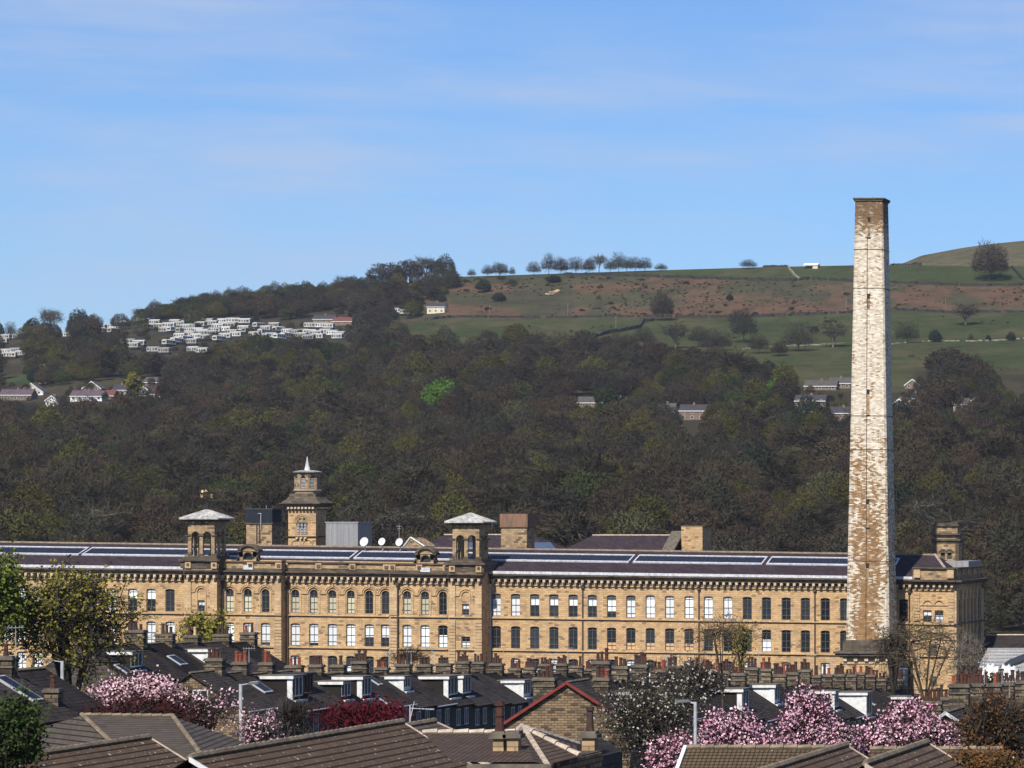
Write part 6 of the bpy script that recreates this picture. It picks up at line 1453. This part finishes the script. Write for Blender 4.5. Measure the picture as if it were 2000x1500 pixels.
# ------------------------------------------------------------------ hillside houses
WALLW = plain('white_render', (.72,.7,.66), (.6,.58,.54), .5); WALLB = plain('buff_brick', (.19,.13,.09), (.13,.09,.065), 1.); WALLC = plain('cream_render', (.62,.54,.4), (.5,.44,.33), .5)
ROOFP = plain('plum_roof', (.1,.07,.085), (.07,.05,.06), .5); ROOFG = plain('grey_roof', (.085,.073,.066), (.055,.048,.044), .5); ROOFR = plain('red_roof', (.15,.05,.04), (.1,.035,.03), .5); ROOFD = plain('dark_roof', (.05,.045,.05), (.035,.03,.035), .5)
def hill_house(label, px, by, w, wall, roof, front_gable=False, h=4.6, pitch=.75, depth=7, chim=True, trim=None, Y=None, group='houses half hidden in the hillside wood', rh=None):
    X, Yh, z = hit(px, by, 750, 2300); Yh = Y or Yh; s = Yh/F; W = w*s*(.85 if px > 1000 else 1); T = thing('house', label, 'house', (X, Yh+depth/2, z-.5), group); X = (px-CX)*s
    x0, x1, y0, y1 = X-W/2, X+W/2, Yh, Yh+depth; zt = z+h; b = MB(); r = MB(); t = MB()
    if front_gable:
        zr = zt+W/2*pitch; b.hexa([(x0,y0,z-2),(x1,y0,z-2),(x1,y0,zt),(X,y0,zr),(x0,y0,zt)], [(x0,y1,z-2),(x1,y1,z-2),(x1,y1,zt),(X,y1,zr),(x0,y1,zt)])
        for sg in (-1, 1):
            xe = X+sg*(W/2+.4); ze = zt-.4*pitch; P = [(xe,y0-.4,ze),(xe,y1+.4,ze),(X,y1+.4,zr),(X,y0-.4,zr)]; r.hexa([(a,b_,c+.03) for a,b_,c in P], [(a,b_,c+.25) for a,b_,c in P])
            t.hexa([(xe,y0-.5,ze-.25),(X,y0-.5,zr-.25),(X,y0-.5,zr+.3),(xe,y0-.5,ze+.3)], [(xe,y0-.41,ze-.25),(X,y0-.41,zr-.25),(X,y0-.41,zr+.3),(xe,y0-.41,ze+.3)])
    else:
        zr = zt+depth/2*pitch; ym = (y0+y1)/2; b.hexa([(x0,y0,z-2),(x0,y1,z-2),(x0,y1,zt),(x0,ym,zr),(x0,y0,zt)], [(x1,y0,z-2),(x1,y1,z-2),(x1,y1,zt),(x1,ym,zr),(x1,y0,zt)])
        for sg in (-1, 1):
            ye = ym+sg*(depth/2+.4); ze = zt-.4*pitch; P = [(x0-.3,ye,ze),(x1+.3,ye,ze),(x1+.3,ym,zr),(x0-.3,ym,zr)]; r.hexa([(a,b_,c+.03) for a,b_,c in P], [(a,b_,c+.25) for a,b_,c in P])
        t.box(x0-.3, x1+.3, y0-.5, y0-.41, zt-.5, zt-.15)
    b.build('wall', wall, T); r.build('roof', roof, T); t.build('bargeboard', trim or WHITE, T)
    n = max(1, int(W/3.2))
    for lv in range(2 if h > 4 else 1):
        for i in range(n):
            x = x0+W*(i+.5)/n; m = MB(); m.box(x-.7, x+.7, y0-.06, y0-.001, z+.9+lv*2.4, z+2.1+lv*2.4); o = m.build('window', WHITE, T)
            g = MB(); g.box(x-.58, x+.58, y0-.08, y0-.061, z+1.02+lv*2.4, z+1.98+lv*2.4); g.build('pane', GLASS, o)
    if chim: c = MB(); c.box(X-.5, X+.5, (y0+y1)/2-.4, (y0+y1)/2+.4, zr-.6, zr+1.1); c.build('chimney', WALLB, T)
HH = [('long purple roofed house at the left edge above the wood', 30, 783, 62, WALLB, ROOFP, 0, 3.2),('white gabled house with steep roof left of the twin gabled purple roof', 101, 797, 24, WALLW, ROOFD, 1, 3.6),
      ('long purple roofed house with a small white gable', 168, 784, 62, WALLW, ROOFP, 0, 2.8),('small white front gable of the long purple roofed house', 171, 790, 16, WALLW, ROOFD, 1, 1.6),
      ('small white gabled house below the golden conifer', 83, 752, 17, WALLC, ROOFG, 1, 3),('cream gabled house left of the dark round trees', 61, 766, 26, WALLC, ROOFG, 1, 2.),('small pale gable beside the white steep house', 76, 773, 16, WALLW, ROOFG, 1, 1.8),
      ('brown gabled house behind the long purple roof', 179, 766, 36, WALLB, ROOFG, 1, 1.8),('white walled bungalow with dark roof beside the dark spruce', 233, 773, 28, WALLW, ROOFD, 0, 3.),('white cottage right of the golden conifer', 280, 772, 16, WALLW, ROOFD, 1, 2.8),
      ('house with large grey hipped roof behind the white cottage', 298, 755, 34, WALLB, ROOFG, 0, 2.2),('low red roofed building beside the bungalow', 212, 779, 20, WALLB, ROOFR, 0, 1.6),('low red roofed building right of the white cottage', 304, 775, 18, WALLC, ROOFR, 0, 1.4),
      ('pair of pale gables at the edge of the left hand houses', 342, 762, 26, WALLC, ROOFG, 1, 1.4),('right hand pale gable at the edge of the left hand houses', 370, 762, 30, WALLC, ROOFG, 1, 1.4),
      ('cream sided cabin with flat roof at the top of the field edge', 851, 612, 34, WALLC, ROOFD, 0, 4.4),('brick building behind the right part of the caravan site', 632, 634, 42, WALLB, ROOFD, 0, 3.6),('long red building at the top right of the caravan site', 668, 634, 38, WALLB, ROOFR, 0, 2.2),
      ('low house with a row of small gables half hidden in the wood', 1152, 796, 60, WALLB, ROOFG, 0, 2.4),('small gable on the low half hidden house', 1169, 790, 20, WALLC, ROOFG, 1, 2.),('small gable right of the low half hidden house', 1205, 782, 16, WALLC, ROOFG, 1, 2.),
      ('brick house with white bays seen between bare trunks', 1352, 822, 60, WALLB, ROOFD, 0, 4.6),('cream terrace glimpsed behind dark green trees', 1262, 832, 70, WALLC, ROOFG, 0, 3),('pale house glimpsed left of the brick house with white bays', 1300, 812, 40, WALLW, ROOFG, 0, 3),
      ('house glimpsed under the bright green tree', 1425, 812, 44, WALLB, ROOFG, 0, 3.4),('upper grey roofed house left of the chimney', 1602, 764, 74, WALLB, ROOFG, 0, 2.6),('grey roofed house touching the chimney edge', 1640, 760, 50, WALLB, ROOFG, 0, 3.),
      ('buff terrace with dark roof left of the chimney', 1582, 800, 70, WALLB, ROOFD, 0, 4.2),('lower buff house with white windows left of the chimney', 1580, 822, 48, WALLB, ROOFD, 0, 4.4),('buff house close against the chimney', 1645, 826, 60, WALLB, ROOFD, 0, 4.4),
      ('gabled brown house just right of the chimney', 1756, 806, 30, WALLB, ROOFG, 1, 3.8),('grey roofed house behind the gabled one right of the chimney', 1786, 792, 36, WALLB, ROOFD, 0, 3.4),('gabled house in the middle of the right hand group', 1846, 800, 36, WALLB, ROOFG, 1, 3.6),
      ('pale house between the two right hand gables', 1876, 802, 34, WALLC, ROOFG, 0, 3),('gabled house at the far right of the right hand group', 1908, 800, 32, WALLB, ROOFG, 1, 3.6),('slate roofed house above the right hand group', 1782, 760, 34, WALLB, ROOFG, 1, 2.)]
for h in HH: hill_house(h[0], h[1], h[2], h[3], h[4], h[5], bool(h[6]), h[7], chim=(h[7] > 2.5))
def barn():
    X, Y, z = hit(1583, 518.5, 2000, 2300); Y = min(Y, 2290); X = (1583-CX)*Y/F; z = tz(1583, Y); T = thing('barn', 'small open fronted barn with white roof on the skyline', 'barn', (X, Y+4, z))
    b = MB(); b.box(X-4.5, X+4.5, Y+5, Y+7, z, z+2.6); b.box(X+1.5, X+5, Y, Y+7, z-.5, z+2.4); b.hexa([(X+5,Y,z+2.4),(X+5,Y+7,z+2.4),(X+5,Y+3.5,z+4)], [(X+4.8,Y,z+2.4),(X+4.8,Y+7,z+2.4),(X+4.8,Y+3.5,z+4)]); b.build('wall', WALLC, T)
    r = MB(); r.hexa([(X-5,Y-.5,z+2.3),(X+5.2,Y-.5,z+2.3),(X+5.2,Y+3.5,z+4),(X-5,Y+3.5,z+4)], [(X-5,Y-.5,z+2.5),(X+5.2,Y-.5,z+2.5),(X+5.2,Y+3.5,z+4.2),(X-5,Y+3.5,z+4.2)]); r.hexa([(X-5,Y+7.5,z+2.3),(X+5.2,Y+7.5,z+2.3),(X+5.2,Y+3.51,z+4),(X-5,Y+3.51,z+4)], [(X-5,Y+7.5,z+2.5),(X+5.2,Y+7.5,z+2.5),(X+5.2,Y+3.51,z+4.2),(X-5,Y+3.51,z+4.2)]); r.build('roof', WHITE, T)
barn()

# ------------------------------------------------------------------ field walls, poles and fence on the hill
def field_wall(label, line, h, mat, th=.8, broken=0.):
    pts_ = []; 
    for (a, b) in zip(line[:-1], line[1:]):
        n = max(2, int(abs(b[0]-a[0])/6)+int(abs(b[1]-a[1])/5))
        for i in range(n): f = i/n; pts_.append((a[0]+(b[0]-a[0])*f, a[1]+(b[1]-a[1])*f))
    pts_.append(line[-1]); W = [hit(px, py, 1500, 2305) for px, py in pts_]; r = random.Random(len(line)*7)
    T = None; m = MB()
    for A, B in zip(W[:-1], W[1:]):
        if broken and r.random() < broken: continue
        ha, hb_ = h*r.uniform(.7,1.2), h*r.uniform(.7,1.2); d = np.array([B[0]-A[0], B[1]-A[1]]); L = np.linalg.norm(d)+1e-6; nrm = np.array([-d[1], d[0]])/L*th/2
        q = lambda P, sg, z: (P[0]+nrm[0]*sg, P[1]+nrm[1]*sg, z)
        m.hexa([q(A,1,A[2]-.6),q(B,1,B[2]-.6),q(B,-1,B[2]-.6),q(A,-1,A[2]-.6)], [q(A,1,A[2]+ha),q(B,1,B[2]+hb_),q(B,-1,B[2]+hb_),q(A,-1,A[2]+ha)])
    c = W[len(W)//2]; o = m.build('dry_stone_wall', mat); tag(o, label, 'field wall', 'dry stone walls on the hill'); return o
up = list(zip(*UPW)); lo = list(zip(*LOW))
field_wall('dark field wall under the skyline pasture running behind the chimney', [(x, y) for x, y in up if x >= 1040], 1.9, DRY, 1.2, .06)
field_wall('broken lower field wall along the foot of the bracken slope', [(x, y) for x, y in lo if x >= 830], 1.5, DRY, 1., .12)
field_wall('dark winding field wall running down left from the lone bare tree', [(1275,627),(1255,630),(1248,640),(1215,647),(1185,652),(1160,660)], 2.0, DRY, 1.6)
field_wall('pale field wall running down from the skyline barn', [(1540,519),(1541,527),(1550,537),(1560,547)], 1.6, DRYP, 1.)
field_wall('dark field wall slanting down at the top right edge', [(1976,524),(1986,534),(1999,548)], 2.2, DRY, 1.2)
field_wall('field wall along the bottom of the grass field left of the chimney', [(1440,684),(1530,678),(1600,676),(1655,672)], 1.2, DRYP, .8, .2)
field_wall('faint field wall crossing the pasture right of the chimney', [(1742,675),(1800,669),(1880,669),(1950,667),(2010,663)], 1.2, DRYP, .8, .25)
field_wall('dark wall along the skyline beside the far hill', [(1740,519),(1755,514),(1775,517),(1800,519)], 1.8, DRY, 1.)
field_wall('skyline wall left of the barn', [(1490,521),(1520,518.5),(1538,517.5)], 1.6, DRY, 1.)
def hpole(px, y0, y1, label):
    X, Y, z = hit(px, y1, 1500, 2300); T = thing('utility_pole', label, 'pole', (X, Y, z), 'wooden poles on the hill'); m = MB(); h = (y1-y0)*Y/F; m.cyl((X,Y,z),(X,Y,z+h),.22,.16,6); m.build('shaft', BARKL, T)
    m = MB(); m.box(X-.8, X+.8, Y-.08, Y+.08, z+h-.6, z+h-.42); m.build('crossarm', BARKL, T)
hpole(956.5, 596, 620, 'wooden pole on the bracken slope above the left grass field'); hpole(1109, 592, 620, 'wooden pole at the foot of the bracken slope left of the lone tree'); hpole(1203, 618, 644, 'wooden pole beside the winding dark wall')
hpole(1652.5, 580, 606, 'wooden pole just left of the chimney on the hill'); hpole(1846.5, 582, 610, 'wooden pole on the bracken slope right of the chimney')
def hill_fence():
    m = MB(); pr = MB(); A = hit(1742, 521, 1800, 2310); pts_ = [hit(1742+i*6, 519+.5*math.sin(i*.4)+i*.06, 1800, 2300) for i in range(28)]
    T = thing('post_fence', 'line of fence posts on the skyline right of the chimney', 'fence', pts_[14])
    for p in pts_: m.box(p[0]-.12, p[0]+.12, p[1]-.12, p[1]+.12, p[2]-.3, p[2]+1.5)
    for a, b in zip(pts_[:-1], pts_[1:]): pr.cyl((a[0],a[1],a[2]+1.2),(b[0],b[1],b[2]+1.2),.05,.05,3)
    m.build('post_row', BARKL, T); pr.build('rail', BARKL, T)
hill_fence()
def scree():
    X, Y, z = hit(1080, 572, 1900, 2300); m = MB(); r = random.Random(4); T = thing('rock_outcrop', 'pale rocky scree patch on the bracken slope under a dark bush', 'rocks', (X, Y, z))
    for i in range(26):
        x, y = X+r.uniform(-3,3), Y+r.uniform(-10,8); zz = tzx(x, y); s = r.uniform(.4,1.1); m.hexa([(x-s,y-s,zz-.3),(x+s,y-s*.7,zz-.3),(x+s*.8,y+s,zz-.3),(x-s*.7,y+s,zz-.3)], [(x-s*.6,y-s*.5,zz+s*.8),(x+s*.7,y-s*.5,zz+s*.6),(x+s*.4,y+s*.6,zz+s),(x-s*.5,y+s*.5,zz+s*.7)])
    m.build('stone_block', plain('pale_rock', (.5,.34,.22), (.3,.22,.15), 1.), T)
scree()

# ------------------------------------------------------------------ sheds at the right edge
def right_sheds():
    Y = 520; s = Y/F; z = lambda y: (CY-y)*s; x0, x1 = (1914-CX)*s, (2060-CX)*s
    T = thing('shed_range', 'long low shed with dark slate roof at the right edge behind the mill end', 'shed', ((x0+x1)/2, Y, -27))
    r = MB(); r.plane([(x0,Y,z(1270)),(x1,Y,z(1270)),(x1,Y+6,z(1243)*1.01),(x0,Y+6,z(1243)*1.01)]); r.build('roof', SLATED, T); w = MB(); w.box(x0, x1, Y+.2, Y+12, -28, z(1271)); w.build('wall', STONEM, T)
    m = MB(); m.cyl((x0,Y+6,z(1242.5)),(x1,Y+6,z(1242.5)),.14,.14,5); m.build('ridge_capping', RIDGEW, T)
    Y2 = 500; s2 = Y2/F; z2 = lambda y: (CY-y)*s2; a, b = (1900-CX)*s2, (2060-CX)*s2
    T = thing('corrugated_shed', 'white and grey ribbed sheet roof below the slate shed at the right edge', 'shed', ((a+b)/2, Y2, -27)); r = MB(); rb = MB()
    r.hexa([(a,Y2,z2(1322)),(b,Y2,z2(1312)),(b,Y2+14,z2(1272)*1.0),(a,Y2+14,z2(1272))], [(a,Y2,z2(1322)-.2),(b,Y2,z2(1312)-.2),(b,Y2+14,z2(1272)-.2),(a,Y2+14,z2(1272)-.2)]); r.build('roof', plain('grey_sheet', (.5,.5,.5), (.3,.3,.3), .5), T)
    for i in range(9):
        f = (i+.3)/9; y = Y2+14*f; zl = z2(1322)+(z2(1272)-z2(1322))*f; zr = z2(1312)+(z2(1272)-z2(1312))*f
        rb.hexa([(a,y,zl+.02),(b,y,zr+.02),(b,y+.3,zr+.1),(a,y+.3,zl+.1)], [(a,y,zl+.22),(b,y,zr+.22),(b,y+.3,zr+.3),(a,y+.3,zl+.3)])
    rb.build('roof_rib', CLAD, T); w = MB(); w.box(a, b, Y2+.3, Y2+13, -28, z2(1330)); w.build('wall', STONEM, T)
    # sheeted store in front
    Y3 = 400; s3 = Y3/F; z3 = lambda y: (CY-y)*s3; X = lambda p: (p-CX)*s3
    T = thing('dark_shed', 'shed with a dark sloping roof edge behind the white sheeting at the right edge', 'shed', (X(1985), Y3, -24.5)); r = MB()
    r.hexa([(X(1940),Y3,z3(1312)),(X(2040),Y3,z3(1272)),(X(2040),Y3+12,z3(1272)+1),(X(1940),Y3+12,z3(1312)+1)], [(X(1940),Y3,z3(1318)),(X(2040),Y3,z3(1278)),(X(2040),Y3+12,z3(1278)+1),(X(1940),Y3+12,z3(1318)+1)]); r.build('roof', DARKM, T)
    w = MB(); w.box(X(1960), X(2040), Y3+.5, Y3+11, -25, z3(1322)); w.build('wall', CLAD, T)
    def sheet(label, pa, pb, ya, yb, seed, Y4=388):
        r_ = np.random.RandomState(seed); nx, ny = 22, 14; s4 = Y4/F; V = []; xa, xb = (pa-CX)*s4, (pb-CX)*s4; za, zb = (CY-yb)*s4, (CY-ya)*s4
        for j in range(ny+1):
            for i in range(nx+1):
                u, v = i/nx, j/ny; th = math.pi*v; V.append((xa+(xb-xa)*u+r_.uniform(-.08,.08), Y4+1.6-1.6*math.cos(th)*1+r_.uniform(-.1,.1), za+(zb-za)*(math.sin(th)*(.75+.25*math.sin(math.pi*u)))+.18*math.sin(u*23+v*5+seed)+r_.uniform(-.07,.07)))
        idx = np.arange((nx+1)*(ny+1)).reshape(ny+1, nx+1); Q = np.stack([idx[:-1,:-1], idx[:-1,1:], idx[1:,1:], idx[1:,:-1]], -1).reshape(-1,4)
        V = np.array(V); o = np.array(((xa+xb)/2, Y4+1.6, za)); ob = link('tarpaulin', mesh_np('tarpaulin', V-o, Q, WHITE), None, tuple(o)); tag(ob, label, 'tarpaulin', 'white tarpaulins at the right edge')
    sheet('crumpled white tarpaulin left of the smooth one at the right edge', 1912, 1948, 1298, 1332, 3); sheet('smooth white tarpaulin drooping towards the right edge', 1944, 1984, 1300, 1328, 5, 392); sheet('small scrap of white tarpaulin by the pavilion foot', 1894, 1907, 1314, 1328, 7)
right_sheds()

# ------------------------------------------------------------------ sky, sun, haze, camera
world = bpy.data.worlds.new('World'); scene.world = world; world.use_nodes = True; nt = world.node_tree; nt.nodes.clear()
out = nt.nodes.new('ShaderNodeOutputWorld'); bg = nt.nodes.new('ShaderNodeBackground'); nt.links.new(bg.outputs[0], out.inputs[0])
sky = nt.nodes.new('ShaderNodeTexSky'); sky.sky_type = 'NISHITA'; sky.sun_disc = False
SUN = np.array((-.06, -.715, .69)); SUN /= np.linalg.norm(SUN)
elev = math.asin(SUN[2]); az = math.atan2(SUN[0], SUN[1])
sky.sun_elevation = elev; sky.sun_rotation = az; sky.altitude = 100; sky.air_density = 1.; sky.dust_density = .4; sky.ozone_density = 3.
tc = nt.nodes.new('ShaderNodeTexCoord'); co = tc.outputs['Generated']
c1 = noise(nt, scaled(nt, co, 9., 9., 70.), 1., 6, .6); c2 = noise(nt, scaled(nt, co, 4., 4., 20.), 1.7, 3, .5)
cl = M(nt, 'MULTIPLY', mrange(nt, c1, .36, .66), mrange(nt, c2, .4, .6)); 
mul = nt.nodes.new('ShaderNodeMix'); mul.data_type = 'RGBA'; mul.blend_type = 'MULTIPLY'; mul.inputs[0].default_value = 1; nt.links.new(sky.outputs[0], mul.inputs[6]); mul.inputs[7].default_value = (.63, .835, 1.17, 1)
mixw = mixc(nt, M(nt, 'MULTIPLY', cl, .62), mul.outputs[2], (4.6, 5.6, 7.7))
nt.links.new(mixw, bg.inputs['Color']); bg.inputs['Strength'].default_value = .078
sun = bpy.data.lights.new('sun', 'SUN'); sun.energy = 4.8; sun.angle = math.radians(.55); sun.color = (1., .94, .85)
so = bpy.data.objects.new('sun', sun); COL.objects.link(so)
from mathutils import Vector
so.rotation_euler = Vector(tuple(-SUN)).to_track_quat('-Z', 'Y').to_euler(); so.location = (0, 0, 50)
if HAZE:
    hz = MB(); hz.box(-9000, 9000, -40, 16500, -420, 330); hz.f = [tuple(reversed(f)) for f in hz.f]; m = bpy.data.materials.new('haze'); m.use_nodes = True; n_ = m.node_tree; n_.nodes.clear()
    o_ = n_.nodes.new('ShaderNodeOutputMaterial'); v_ = n_.nodes.new('ShaderNodeVolumePrincipled'); v_.inputs['Color'].default_value = (.72,.82,1,1); v_.inputs['Density'].default_value = HAZE; v_.inputs['Anisotropy'].default_value = 0.
    n_.links.new(v_.outputs[0], o_.inputs['Volume']); tag(hz.build('haze', m), kind='stuff')
cam = bpy.data.cameras.new('camera'); co_ = bpy.data.objects.new('camera', cam); COL.objects.link(co_)
cam.sensor_width = 36; cam.lens = F/2000*36; cam.shift_x = -1.0; cam.shift_y = (1035-750)/2000; cam.clip_start = 1; cam.clip_end = 30000
co_.location = (0, 0, 0); co_.rotation_euler = (math.pi/2, 0, 0); scene.camera = co_
scene.view_settings.view_transform = 'Standard'; scene.view_settings.look = 'None'; scene.view_settings.exposure = EXPO; scene.view_settings.gamma = 1
scene.cycles.volume_max_steps = 64
